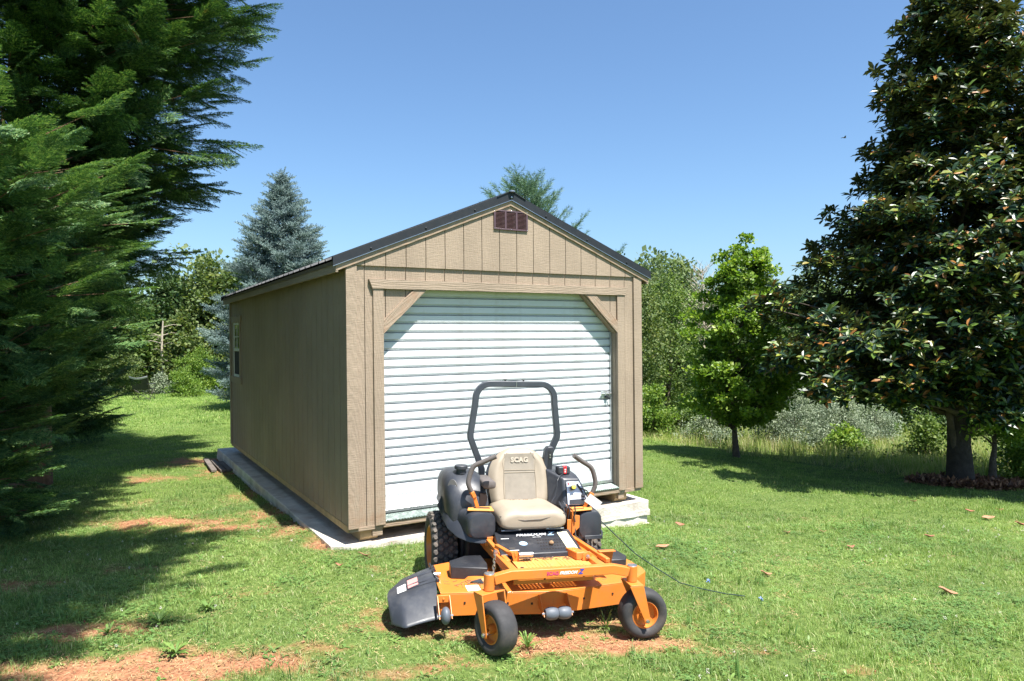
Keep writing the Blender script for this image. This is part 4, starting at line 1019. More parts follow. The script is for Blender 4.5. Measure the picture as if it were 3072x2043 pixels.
tag(tg.obj('paper_tag', white_p, None), 'white paper card hanging from the right hand drive lever', 'tag')
cb = G()
cpts = [Vector(p) for p in ((.62,5.70,.56),(.70,5.68,.49),(.83,5.70,.36),(.966,5.72,.227),(1.163,5.80,.075))] + [Vector((x, y, float(zt(x, y)) + .035)) for x, y in ((1.35,5.85),(1.49,5.70),(1.63,5.60),(1.78,5.54))]
cb.tube(cpts, .0045, 6)
tag(cb.obj('trailing_cable', M('dark_green_cable', (.03,.05,.045), .5), None), 'thin dark cable trailing from the mower onto the lawn', 'cable')
# ------------------------------------------------------------------ scattering small growth: prototypes and points in one mesh, copied by geometry nodes
def gn_group(npro):
    nt = bpy.data.node_groups.new('copy_small_growth', 'GeometryNodeTree')
    nt.interface.new_socket('Geometry', in_out='INPUT', socket_type='NodeSocketGeometry'); nt.interface.new_socket('Geometry', in_out='OUTPUT', socket_type='NodeSocketGeometry')
    gi = nt.nodes.new('NodeGroupInput'); go = nt.nodes.new('NodeGroupOutput'); L_ = nt.links.new
    def attr(name, typ):
        a = nt.nodes.new('GeometryNodeInputNamedAttribute'); a.data_type = typ; a.inputs[0].default_value = name; return a.outputs[0]
    pid = attr('pid', 'INT')
    def sep(k):
        c = nt.nodes.new('FunctionNodeCompare'); c.data_type = 'INT'; c.operation = 'EQUAL'; L_(pid, c.inputs[2]); c.inputs[3].default_value = k
        sg = nt.nodes.new('GeometryNodeSeparateGeometry'); sg.domain = 'POINT'; L_(gi.outputs[0], sg.inputs[0]); L_(c.outputs[0], sg.inputs[1]); return sg.outputs[0]
    jn = nt.nodes.new('GeometryNodeJoinGeometry')
    for k in range(npro):
        gt = nt.nodes.new('GeometryNodeGeometryToInstance'); L_(sep(k), gt.inputs[0]); L_(gt.outputs[0], jn.inputs[0])
    io = nt.nodes.new('GeometryNodeInstanceOnPoints'); L_(sep(-1), io.inputs['Points']); L_(jn.outputs[0], io.inputs['Instance'])
    io.inputs['Pick Instance'].default_value = True; L_(attr('pick', 'INT'), io.inputs['Instance Index'])
    er = nt.nodes.new('FunctionNodeEulerToRotation'); L_(attr('rot', 'FLOAT_VECTOR'), er.inputs[0]); L_(er.outputs[0], io.inputs['Rotation'])
    L_(attr('scl', 'FLOAT_VECTOR'), io.inputs['Scale']); L_(io.outputs[0], go.inputs[0])
    return nt
_groups = {}
def scatter(name, protos, pts, rot, scl, mats, parent=None, pick=None):
    """protos: list of (verts Nx3, faces list, material indices or None)"""
    V, F, MI, PID = [], [], [], []
    base = 0
    for k, pr in enumerate(protos):
        v, f = pr[0], pr[1]; V.append(np.asarray(v, float)); F += [[base + i for i in q] for q in f]
        MI += (list(pr[2]) if len(pr) > 2 and pr[2] is not None else [0] * len(f)); PID += [k] * len(v); base += len(v)
    n = len(pts); pts = np.asarray(pts, float); V.append(pts); PID += [-1] * n; V = np.concatenate(V)
    me = bpy.data.meshes.new(name); me.from_pydata(V.tolist(), [], F)
    for m in (mats if isinstance(mats, (list, tuple)) else [mats]): me.materials.append(m)
    me.polygons.foreach_set('material_index', MI)
    scl = np.asarray(scl, float)
    if scl.ndim == 1: scl = np.repeat(scl[:, None], 3, 1)
    full = lambda a: np.concatenate([np.zeros((base, 3)), a]).astype(np.float32).ravel()
    me.attributes.new('pid', 'INT', 'POINT').data.foreach_set('value', np.array(PID, np.int32))
    me.attributes.new('rot', 'FLOAT_VECTOR', 'POINT').data.foreach_set('vector', full(np.asarray(rot, float)))
    me.attributes.new('scl', 'FLOAT_VECTOR', 'POINT').data.foreach_set('vector', full(scl))
    if pick is None: pick = rng.integers(0, len(protos), n)
    me.attributes.new('pick', 'INT', 'POINT').data.foreach_set('value', np.concatenate([np.zeros(base, np.int32), np.asarray(pick, np.int32)]))
    o = link(bpy.data.objects.new(name, me), parent)
    if len(protos) not in _groups: _groups[len(protos)] = gn_group(len(protos))
    m = o.modifiers.new('copies', 'NODES'); m.node_group = _groups[len(protos)]
    o['kind'] = 'stuff'
    return o
def rot_to(dirs, spin=None):
    """Euler angles taking +X to the given directions with the local Z kept as upright as possible, then a spin about X"""
    out = []
    for i, d in enumerate(dirs):
        d = Vector(d).normalized(); q = d.to_track_quat('X', 'Z')
        m = q.to_matrix()
        if spin is not None: m = m @ Matrix.Rotation(float(spin[i]), 3, 'X')
        out.append(tuple(m.to_euler()))
    return np.array(out)
def rot_fast(dirs, spin):
    """same for many directions: yaw, pitch, roll (XYZ euler: roll about x first)"""
    d = np.asarray(dirs, float); d = d / np.linalg.norm(d, axis=1, keepdims=True)
    yaw = np.arctan2(d[:, 1], d[:, 0]); pit = -np.arcsin(np.clip(d[:, 2], -1, 1))
    return np.stack([spin, pit, yaw], 1)

# ------------------------------------------------------------------ prototypes
def leaf_quad(p, d, n, l, w):          # a folded leaf: 4 corners + raised tip
    d = d / np.linalg.norm(d); s = np.cross(d, n); s /= (np.linalg.norm(s) + 1e-9); n = np.cross(s, d)
    return [p, p + d*l*.5 + s*w*.5 + n*w*.08, p + d*l, p + d*l*.5 - s*w*.5 + n*w*.08]
def leaf_cluster(n, rad, l, w, seed, up=.3, flat=1.0):
    r = np.random.default_rng(seed); V, F = [], []
    for i in range(n):
        p = r.normal(size=3); p /= np.linalg.norm(p); p *= rad * r.uniform(.25, 1) ** .6; p[2] *= flat
        d = r.normal(size=3) + p / rad * .8; nn = r.normal(size=3) * .7 + np.array([0, 0, 1.0]) + np.array([0, 0, up]); k = r.uniform(.7, 1.25)
        b = len(V); V += leaf_quad(p, d, nn, l * k, w * k); F.append([b, b+1, b+2, b+3])
    return np.array(V), F
def grass_tuft(n, h, spread, seed, w=.0032, bend=.5):
    r = np.random.default_rng(seed); V, F = [], []
    for i in range(n):
        a = r.uniform(0, 2*PI); q = np.array([r.normal() * spread, r.normal() * spread, -.004]); hh = h * r.uniform(.45, 1.15); lean = r.uniform(.1, 1) * bend * hh
        dx = np.array([math.cos(a), math.sin(a), 0]); s = np.array([-math.sin(a + r.uniform(-.6, .6)), math.cos(a), 0]) * w * r.uniform(.7, 1.3)
        p1 = q + dx * lean * .3 + np.array([0, 0, hh * .55]); p2 = q + dx * lean + np.array([0, 0, hh])
        b = len(V); V += [q - s/2, q + s/2, p1 + s*.42, p1 - s*.42, p2]; F += [[b, b+1, b+2, b+3], [b+3, b+2, b+4]]
    return np.array(V), F
def clover(n, seed):
    r = np.random.default_rng(seed); V, F = [], []
    for i in range(n):
        c = np.array([r.normal()*.035, r.normal()*.035, r.uniform(.012, .035)]); a0 = r.uniform(0, 2*PI)
        for k in range(3):
            a = a0 + k*2*PI/3; d = np.array([math.cos(a), math.sin(a), r.uniform(-.2, .3)]); b = len(V)
            V += leaf_quad(c, d, np.array([0, 0, 1.]), .0105, .0105); F.append([b, b+1, b+2, b+3])
    return np.array(V), F
def weed(seed, n=14, l=.13, w=.028, rise=.35):
    r = np.random.default_rng(seed); V, F = [], []
    for i in range(n):
        a = 2*PI*i/n*2.4 + r.uniform(-.3, .3); el = r.uniform(.1, 1.0)*rise + .1; L_ = l*r.uniform(.6, 1.15); d = np.array([math.cos(a), math.sin(a), 0]); s = np.array([-d[1], d[0], 0]); b = len(V)
        for t, ww in ((0, .25), (.3, .75), (.6, 1.0), (.85, .6)):
            z = L_*(el*t*1.4 - .55*t*t*el*1.1) + .004; p = d*L_*t*math.cos(el) + np.array([0, 0, z]); V += [p - s*w*ww/2 + np.array([0,0,.003]), p + s*w*ww/2 + np.array([0,0,.003])]
        V.append(d*L_*math.cos(el) + np.array([0, 0, L_*el*.7])); F += [[b, b+1, b+3, b+2], [b+2, b+3, b+5, b+4], [b+4, b+5, b+7, b+6], [b+6, b+7, b+8]]
    return np.array(V), F
def cypress_frond(seed, L_=.42):
    """flat feathery spray along +X, lying in the XY plane with slightly drooping twig tips"""
    r = np.random.default_rng(seed); V, F = [], []
    def strip(p, d, l, w, n=None):
        d = d/np.linalg.norm(d); s = np.cross(d, np.array([0, 0, 1.0]) if n is None else n); s /= np.linalg.norm(s)+1e-9; b = len(V)
        q = p + d*l; V.extend([p - s*w*.5, p + s*w*.5, p + d*l*.6 + s*w*.42, q, p + d*l*.6 - s*w*.42]); F.append([b, b+1, b+2, b+3, b+4])
    N_ = 15
    for i in range(N_):
        t = (i + .5)/N_; p0 = np.array([L_*t, .012*math.sin(t*5), -.05*L_*t*t + .02*L_*t])
        strip(p0, np.array([1, .1*r.normal(), -.05]), L_/N_*1.3, .006*(1.4-t))
        for sd in (-1, 1):
            bl = L_*(.46*(1-t)**.8 + .07)*r.uniform(.75, 1.2); ang = r.uniform(.55, .85)*sd
            d = np.array([math.cos(ang), math.sin(ang), r.uniform(-.22, .05)]); m = max(3, int(bl/.013))
            for k in range(m):
                tt = (k+.3)/m; p1 = p0 + d*bl*tt + np.array([0, 0, -.10*bl*tt*tt])
                tl = .030*(1-tt)**.6 + .012
                for s2 in (-1, 1):
                    a2 = ang + s2*r.uniform(.4, .7); d2 = np.array([math.cos(a2), math.sin(a2), r.uniform(-.3, .25)])
                    strip(p1, d2, tl*r.uniform(.8, 1.3), .0065, np.array([r.normal()*.5, r.normal()*.5, 1.0]))
    return np.array(V), F
def needle_twig(seed, L_, side, nl, nw, dens, spread=.9, updroop=0.0):
    """a conifer twig along +X: needles all round the axis and round side shoots"""
    r = np.random.default_rng(seed); V, F = [], []
    def shoot(p, d, l, n):
        d = d/np.linalg.norm(d); a_ = np.cross(d, [0, 0, 1.0]); a_ /= np.linalg.norm(a_)+1e-9; c_ = np.cross(a_, d)
        for i in range(n):
            t = (i+.5)/n; q = p + d*l*t; th = r.uniform(0, 2*PI); o = a_*math.cos(th) + c_*math.sin(th)
            nd = d*r.uniform(.5, 1.0) + o*spread; nd /= np.linalg.norm(nd); s = np.cross(nd, r.normal(size=3)); s /= np.linalg.norm(s)+1e-9
            b = len(V); ln = nl*r.uniform(.7, 1.15); V.extend([q - s*nw/2, q + s*nw/2, q + nd*ln]); F.append([b, b+1, b+2])
    shoot(np.zeros(3), np.array([1.0, 0, updroop]), L_, int(dens*L_))
    for i in range(side):
        t = .15 + .75*(i//2)/(max(1, side//2)); a = (.75 if i % 2 else -.75) + r.uniform(-.15, .15); l = L_*(1-t)*.75 + .05
        shoot(np.array([L_*t, 0, updroop*L_*t]), np.array([math.cos(a), math.sin(a), r.uniform(-.15, .3)]), l, int(dens*l))
    return np.array(V), F
def magnolia_leaf(l=.15, w=.062):
    V = [(0,0,0),(l*.3,w*.42,.012),(l*.3,0,.0),(l*.3,-w*.42,.012),(l*.68,w*.45,.010),(l*.68,0,-.004),(l*.68,-w*.45,.010),(l,0,-.012)]
    F = [[0,2,1],[0,3,2],[1,2,5,4],[2,3,6,5],[4,5,7],[5,6,7]]
    return np.array(V), F
def rosette(seed, n=9):
    r = np.random.default_rng(seed); V, F = [], []
    lv, lf = magnolia_leaf()
    for i in range(n):
        a = i*2.4 + r.uniform(-.3, .3); el = (1.05 if seed == 1 else .7) - 1.2*i/n + r.uniform(-.2, .2); sc = r.uniform(.75, 1.15)
        Rm = np.array(Euler((r.uniform(-.4, .4), -el, a)).to_matrix()); b = len(V); off = np.array([0, 0, .05*(1 - i/n)])
        V += [Rm @ (p*sc) + off for p in lv]; F += [[b+k for k in f] for f in lf]
    return np.array(V), F
def stemg(pts, r0, r1, n=6):
    return pts, [r0 + (r1-r0)*i/(len(pts)-1) for i in range(len(pts))]

# ------------------------------------------------------------------ colours
bark = M('grey_brown_bark', (.10, .078, .058), .95, var=.35, scale=12, bump=.8, bscale=30, bdist=.03)
bark_dark = M('dark_magnolia_bark', (.045, .036, .03), .95, var=.35, scale=12, bump=.8, bscale=30, bdist=.03)
bark_red = M('reddish_conifer_bark', (.19, .105, .062), .95, var=.35, scale=14, bump=.6, bscale=30, bdist=.02)
bark_pale = M('pale_dead_trunk', (.42, .36, .28), .9, var=.2, scale=8)
grass_m = leaf_mat('lawn_blades', [(0, (.11, .19, .045)), (.35, (.20, .31, .08)), (.65, (.28, .41, .12)), (.9, (.40, .48, .19)), (1, (.58, .53, .33))], .55, .35, .3)
grass2_m = leaf_mat('lawn_blades_far', [(0, (.12, .22, .05)), (.5, (.215, .335, .085)), (.88, (.32, .42, .14)), (1, (.46, .45, .24))], .6, .35, .25)
clover_m = leaf_mat('clover_leaves', [(0, (.085, .18, .05)), (.6, (.14, .26, .07)), (1, (.22, .33, .11))], .5, .3, .3)
weed_m = leaf_mat('broad_weed_leaves', [(0, (.12, .22, .05)), (1, (.20, .31, .08))], .5, .25, .4)
meadow_m = leaf_mat('meadow_stems', [(0, (.20, .30, .07)), (.5, (.33, .42, .13)), (.8, (.50, .46, .24)), (1, (.64, .53, .38))], .8, .3, .1)
cyp_m = leaf_mat('cypress_sprays', [(0, (.022, .062, .022)), (.45, (.038, .10, .032)), (.7, (.085, .19, .055)), (1, (.21, .31, .09))], .5, .2, .4, patch=((.16, .085, .04), 2.3, .66))
cyp_sunlit_m = leaf_mat('cypress_sprays_sunlit', [(0, (.045, .11, .045)), (.4, (.075, .17, .06)), (.7, (.13, .25, .08)), (1, (.27, .37, .13))], .5, .25, .4, patch=((.20, .10, .05), 2.3, .70))  # lighter copy of the cypress foliage; sunlight on the low tree put into its colour
spruce_m = leaf_mat('blue_spruce_needles', [(0, (.10, .16, .155)), (.5, (.17, .24, .235)), (1, (.27, .35, .34))], .6, .12, .3, tcol=(1, 1, 1))
pine_m = leaf_mat('pine_needles', [(0, (.06, .13, .085)), (.6, (.11, .20, .12)), (1, (.19, .28, .16))], .55, .15, .3)
maple_m = leaf_mat('maple_leaves', [(0, (.09, .17, .025)), (.4, (.15, .26, .035)), (.8, (.22, .34, .045)), (1, (.33, .40, .07))], .45, .4, .4)
mag_m = leaf_mat('magnolia_leaves', [(0, (.014, .038, .020)), (.5, (.022, .055, .020)), (.55, (.05, .11, .025)), (.78, (.15, .23, .035)), (.90, (.22, .24, .04)), (.93, (.34, .15, .04))], .36, .16, .42, back=(.06, .068, .026))
forest = [leaf_mat('forest_leaves_mid_green', [(0, (.075, .135, .035)), (.6, (.13, .20, .05)), (1, (.20, .26, .08))], .55, .32, .3),
          leaf_mat('forest_leaves_olive', [(0, (.065, .11, .035)), (.6, (.115, .165, .05)), (1, (.20, .23, .08))], .55, .3, .3),
          leaf_mat('forest_leaves_dark', [(0, (.035, .075, .03)), (.6, (.06, .11, .035)), (1, (.11, .17, .06))], .55, .25, .3),
          leaf_mat('forest_leaves_bright', [(0, (.09, .17, .03)), (.6, (.15, .25, .04)), (1, (.25, .33, .06))], .5, .35, .3),
          leaf_mat('forest_leaves_hazy', [(0, (.10, .155, .075)), (.6, (.155, .21, .10)), (1, (.21, .26, .14))], .7, .3, .1)]  # distance haze put into the leaf colour
silver_m = leaf_mat('silver_shrub_leaves', [(0, (.13, .18, .11)), (.5, (.22, .27, .18)), (1, (.33, .38, .28))], .6, .2, .3, tcol=(1.1, 1.15, .9))

# ------------------------------------------------------------------ trunks and limbs
def limb_mesh(paths):
    g = G()
    for pts, rad in paths: g.tube(pts, list(rad), 7)
    return g
def wob(p0, p1, n, amp, r):
    p0, p1 = Vector(p0), Vector(p1); out = []
    for i in range(n + 1):
        t = i / n; out.append(p0.lerp(p1, t) + Vector((r.uniform(-1, 1), r.uniform(-1, 1), r.uniform(-.5, .5))) * amp * (0 if i in (0,) else 1))
    return out
def crown_clumps(r, n, prof, rc, h_pow=1.0, inner=.35, squash=.75):
    """prof: list of (height, radius); returns clump centres and radii"""
    hs = [p[0] for p in prof]; rs = [p[1] for p in prof]; C = []
    hh = np.linspace(hs[0], hs[-1], 200); ww = np.interp(hh, hs, rs)**h_pow + .02; cdf = np.cumsum(ww); cdf /= cdf[-1]
    for i in range(n):
        h = float(np.interp(r.random(), cdf, hh)); R = float(np.interp(h, hs, rs)); a = r.uniform(0, 2*PI); q = math.sqrt(r.uniform(inner**2, 1))
        lump = 1 + .16*math.sin(a*3 + h*1.7) + .10*math.sin(a*5 - h*2.3)
        C.append((R*q*math.cos(a)*lump, R*q*math.sin(a)*lump, h, rc*r.uniform(.6, 1.3)*(.6 + .4*min(1, R))))
    return C
def clump_points(r, C, per, squash=.7):
    P, D = [], []
    for (x, y, z, rc) in C:
        m = max(2, int(per*r.uniform(.6, 1.3)))
        d = np.array([[r.gauss(0, 1), r.gauss(0, 1), r.gauss(0, 1)] for _ in range(m)]); d /= np.linalg.norm(d, axis=1, keepdims=True); d[:, 2] = np.abs(d[:, 2])*1.0 - .35*(np.array([r.random() for _ in range(m)]))
        k = np.array([r.uniform(.35, 1) for _ in range(m)])[:, None]**.5
        P.append(np.array([x, y, z]) + d*rc*k*np.array([1, 1, squash])); D.append(d)
    return np.concatenate(P), np.concatenate(D)
def leafy_tree(name, loc, label, cat, prof, nclump, rc, per, protos, mat, seed, trunk_r=.09, trunk_top=.7, limbs=12, bark_m=None, group=None, scale=1.0, sq=.7, inner=.35, lscale=(.8, 1.25), low_limb=.22, shift=0.0):
    r = random.Random(seed); nr_ = np.random.default_rng(seed)
    t = thing(name, loc, label, cat, group)
    H = prof[-1][0]; C = crown_clumps(r, nclump, prof, rc, inner=inner)
    C = [(x + shift, y, z, q) for (x, y, z, q) in C]
    P, D = clump_points(r, C, per, sq)
    n = len(P); rot = np.stack([nr_.uniform(-.6, .6, n), nr_.uniform(-.6, .6, n), nr_.uniform(0, 2*PI, n)], 1)
    top = Vector((r.uniform(-.1, .1)*H*.3, r.uniform(-.1, .1)*H*.3, H*trunk_top))
    tp = wob((0, 0, -.15), top, 6, .03*H*.3, r)
    g = G(); g.tube(tp, [trunk_r*(1.5 if i == 0 else 1.0)*(1 - .12*i) for i in range(7)], 10)
    g.obj('trunk', bark_m or bark, t, smooth=60)
    big = sorted(C, key=lambda c: -c[3])[:limbs]
    g = G()
    for (x, y, z, rc_) in big:
        zz = max(low_limb*H, min(z*.75, H*trunk_top*.92)) ; q = zz/(H*trunk_top); s0 = tp[0].lerp(tp[-1], min(1, q)); rr0 = trunk_r*.42*(1 - .5*q)
        g.tube(wob(s0, (x, y, z), 4, .05*H*.2, r), [rr0, rr0*.8, rr0*.6, rr0*.4, rr0*.15], 6)
    if limbs: g.obj('branches', bark_m or bark, t, smooth=60)
    o = scatter('crown', protos, P, rot, nr_.uniform(*lscale, n)*scale, mat, t)
    return t
P_forest = [leaf_cluster(26, .30, .092, .06, s) for s in (1, 2, 3)]
P_maple = [leaf_cluster(16, .13, .068, .066, s, up=.8, flat=.55) for s in (11, 12, 13, 14)]
P_fine = [leaf_cluster(26, .17, .055, .022, s) for s in (21, 22, 23)]
P_far = [leaf_cluster(14, .42, .20, .14, s) for s in (31, 32, 33)]
P_bush = [leaf_cluster(18, .16, .07, .05, s, up=.6) for s in (41, 42, 43)]

# ------------------------------------------------------------------ young maple on the lawn
leafy_tree('maple_tree', (4.84, 15.53, float(zt(4.84, 15.53))), 'young maple with bright green upright crown and slim dark trunk on the lawn edge', 'tree',
           [(.75, .5), (1.0, 1.15), (1.45, 1.25), (2.1, 1.1), (2.8, 1.0), (3.5, .86), (4.0, .62), (4.4, .36), (4.75, .06)], 290, .21, 10, P_maple, maple_m, 5, trunk_r=.062, trunk_top=.85, limbs=50, inner=.3, sq=.6, low_limb=.13, shift=.18)

# ------------------------------------------------------------------ magnolia
def magnolia():
    r = random.Random(21); nr_ = np.random.default_rng(21); x0, y0 = 7.72, 12.4; z0 = float(zt(x0, y0))
    t = thing('magnolia_tree', (x0, y0, z0), 'large dark glossy magnolia with a thick trunk at the right edge of the lawn', 'tree')
    prof = [(1.4, 1.4), (1.75, 2.35), (2.3, 2.95), (3.0, 2.75), (3.8, 2.25), (4.65, 1.8), (5.5, 1.35), (6.2, 1.1), (7.7, .75), (9.0, .3)]
    tp = [Vector(p) for p in ((0,0,-.15),(0,0,.1),(-.02,0,.7),(-.03,0,1.5),(.02,.03,2.6),(.05,0,4),(.0,0,5.6),(.03,0,7.2),(0,0,8.8))]
    g = G(); g.tube(tp, [.30,.22,.18,.17,.15,.12,.09,.055,.02], 14); g.obj('trunk', bark_dark, t, smooth=60)
    g = G(); g.tube([Vector(p) for p in ((-.10,-.05,.5),(-.24,-.12,1.1),(-.32,-.1,1.8),(-.5,-.1,2.6))], [.05,.055,.06,.045], 10); g.tube([Vector(p) for p in ((.05,-.1,.9),(.3,-.4,1.2),(.7,-1.1,1.5))], [.06,.05,.03], 8); g.obj('low_stem', bark, t, smooth=60)
    C = crown_clumps(r, 460, prof, .42, inner=.5)
    # hollow between boughs: keep most clumps near whorls of boughs
    C += crown_clumps(r, 260, prof, .42, inner=.05)
    C += [(-.28+.34*r.uniform(-1,1), -1.6+.25*r.uniform(-1,1), 1.6+.42*r.uniform(-1,1), .3) for _ in range(13)]
    C += [(-3.2+.25*r.uniform(-1,1), -.6+.5*r.uniform(-1,1), 2.2+.2*r.uniform(-1,1), .3) for _ in range(8)]
    C += [(-2.4+.9*r.uniform(-1,1), -1.2+.6*r.uniform(-1,1), 1.75+.2*r.uniform(-1,1), .33) for _ in range(10)]
    g = G()
    for (x, y, z, rc) in sorted(C, key=lambda c: -c[3])[:110]:
        zz = max(1.2, z - .45*math.hypot(x, y)*.5 - .2); q = zz/8.8; s0 = Vector((0, 0, zz)); rr0 = .05*(1-q)+.012
        g.tube(wob(s0, (x, y, z), 4, .08, r), [rr0, rr0*.8, rr0*.55, rr0*.35, rr0*.15], 6)
    g.obj('branches', bark, t, smooth=60)
    P, D = clump_points(r, C, 16, .75); n = len(P)
    outw = P.copy(); outw[:, 2] = 0; outw /= (np.linalg.norm(outw, axis=1, keepdims=True) + 1e-6)
    tilt = nr_.uniform(.1, .9, n); az = np.arctan2(outw[:, 1], outw[:, 0]) + nr_.normal(0, .6, n)
    rot = np.stack([nr_.normal(0, .15, n), tilt, az], 1)
    protos = [rosette(s, 9) for s in (1, 2, 3, 4)]
    world = P + np.array([x0, y0, z0]); view = world[:, 1] - .25*0
    # the 300 leaves that show largest are leaves of their own, the rest of the foliage is one part
    sun_side = (P @ np.array([.27, -.34, .9])) - .9*np.abs(P[:, 2] - 2.3)
    front = np.argsort(-(-(P[:, 1])*1.0 + .25*sun_side) )[:34]
    keep = np.ones(n, bool); keep[front] = False
    scatter('foliage', protos, P[keep], rot[keep], nr_.uniform(.8, 1.2, keep.sum()), mag_m, t)
    lv, lf = magnolia_leaf(); lm = mesh_from('leaf', lv, lf, mag_m)
    cnt = 0
    for i in front:
        base = Euler(rot[i]).to_matrix()
        for k in range(9):
            if cnt >= 300: break
            a = k*2.4 + r.uniform(-.3, .3); el = .95 - 1.44*k/9 + r.uniform(-.2, .2); R3 = base @ Euler((r.uniform(-.4, .4), -el, a)).to_matrix()
            o = bpy.data.objects.new('leaf', lm); COL.objects.link(o); o.parent = t; o.location = Vector(P[i]) + base @ Vector((0, 0, .05*(1-k/9)))
            o.rotation_euler = R3.to_euler(); o.scale = (r.uniform(.8, 1.2),)*3; cnt += 1
magnolia()

# ------------------------------------------------------------------ cypresses at the left
FROND = [cypress_frond(s) for s in (1, 2, 3, 4)]
def cypress(loc, label, boughs, H, trunk_r, seed, scale=1.0, ndens=7.5, mat=None):
    """boughs: list of (height, heading deg, reach, rise)"""
    r = random.Random(seed); nr_ = np.random.default_rng(seed)
    t = thing('cypress_tree', loc, label, 'tree', 'tall cypresses along the left side')
    g = G(); g.tube([Vector((0, 0, -.2)), Vector((.03, 0, H*.3)), Vector((-.03, .02, H*.7)), Vector((0, 0, H))], [trunk_r*1.2, trunk_r, trunk_r*.55, .02], 12); g.obj('trunk', bark_red, t, smooth=60)
    P, Dr, S, SP = [], [], [], []; g = G()
    for (h, az, R, rise) in boughs:
        a = math.radians(az); n = max(4, int(R/.14)); pts = []
        bend = r.uniform(-.25, .25)
        for i in range(n + 1):
            q = i/n; aa = a + bend*q; pts.append(Vector((R*q*math.cos(aa), R*q*math.sin(aa), h + R*(rise*q + .12*q*q))))
        g.tube(pts[::2] + ([pts[-1]] if n % 2 else []), [max(.003, .020*(1 - .95*i/(n/2 + 1))) for i in range(len(pts[::2]) + (1 if n % 2 else 0))], 5)
        for i in range(n):
            q = (i + 1)/(n + 1)
            if q < .28: continue
            p = pts[i]; d = (pts[i+1] - pts[i]).normalized(); sd = Vector((-d.y, d.x, 0)).normalized()
            m = max(1, int(ndens*R/n*(1.7 - q)))
            for k in range(m):
                s_ = (1 if (k + i) % 2 else -1); lat = r.uniform(.0, .42)*(1.15 - q)*min(1.2, R*.5)
                pp = p + sd*s_*lat + d*r.uniform(-.08, .1) + Vector((0, 0, r.uniform(-.22, .10)))
                dd = d*1.0 + sd*s_*r.uniform(.25, 1.1)*(1.2 - q*.75) + Vector((0, 0, r.uniform(-.6, .4)))
                P.append(pp); Dr.append(dd); S.append(scale*r.uniform(.7, 1.2)*(1.15 - .25*q)); SP.append(r.gauss(0, .5))
        P.append(pts[-1]); Dr.append(d + Vector((0, 0, .1))); S.append(scale*1.05); SP.append(0)
    g.obj('branches', bark_red, t, smooth=60)
    P = np.array([tuple(p) for p in P]); Dr = np.array([tuple(p) for p in Dr])
    scatter('crown', FROND, P, rot_fast(Dr, np.array(SP)), np.array(S), mat or cyp_m, t)
    return t
def whorls(r, h0, h1, n, Rf, az0=0, az1=360, rise=.25):
    out = []
    for i in range(n):
        h = h0 + (h1 - h0)*(i + r.random())/n; out.append((h, az0 + (az1 - az0)*((i*.618034) % 1.0) + r.uniform(-12, 12), Rf(h)*r.uniform(.72, 1.14), rise + r.gauss(0, .16)))
    return out
r1 = random.Random(2)
# first tree: all of its boughs are high, they shade the grass at the left
cypress((-3.9, 2.7, float(zt(-3.9, 2.7))), 'nearest cypress beside the viewpoint, its high boughs throwing shade on the grass at the left', 
        whorls(r1, 4.4, 9.0, 150, lambda h: float(np.interp(h, [4.4, 5.2, 7.0, 9.0], [2.3, 3.0, 2.9, 1.8])), -70, 46, .10), 11.0, .22, 31, scale=1.05)
cypress((-6.75, 10.0, float(zt(-6.75, 10.0))), 'tallest dark cypress in the row, its broad crown filling the upper left sky', 
        whorls(r1, 2.9, 10.2, 330, lambda h: float(np.interp(h, [2.9, 4.0, 5.2, 6.6, 8.5, 10.2], [1.2, 1.75, 2.3, 2.75, 2.9, 1.6])), -130, 75, -.06), 12.0, .24, 35, scale=1.35, ndens=9)
cypress((-6.4, 7.1, float(zt(-6.4, 7.1))), 'lower cypress with light tipped, sunlit-coloured feathery sprays sweeping out over the grass', 
        whorls(r1, .1, 3.9, 260, lambda h: float(np.interp(h, [.1, .8, 1.6, 2.4, 3.2, 3.9], [1.35, 1.5, 1.8, 2.05, 2.1, 1.4])), -130, 75, .10), 5.4, .16, 32, scale=1.15, ndens=8, mat=cyp_sunlit_m)
cypress((-10.0, 14.2, float(zt(-10.0, 14.2))), 'cypress farthest back in the row, beside the folding chair', 
        whorls(r1, .2, 5.6, 150, lambda h: float(np.interp(h, [.2, 1.5, 3.0, 4.5, 5.6], [1.6, 1.9, 2.1, 2.0, 1.2])), -120, 80, .10), 7.0, .18, 33, scale=1.5, ndens=7)

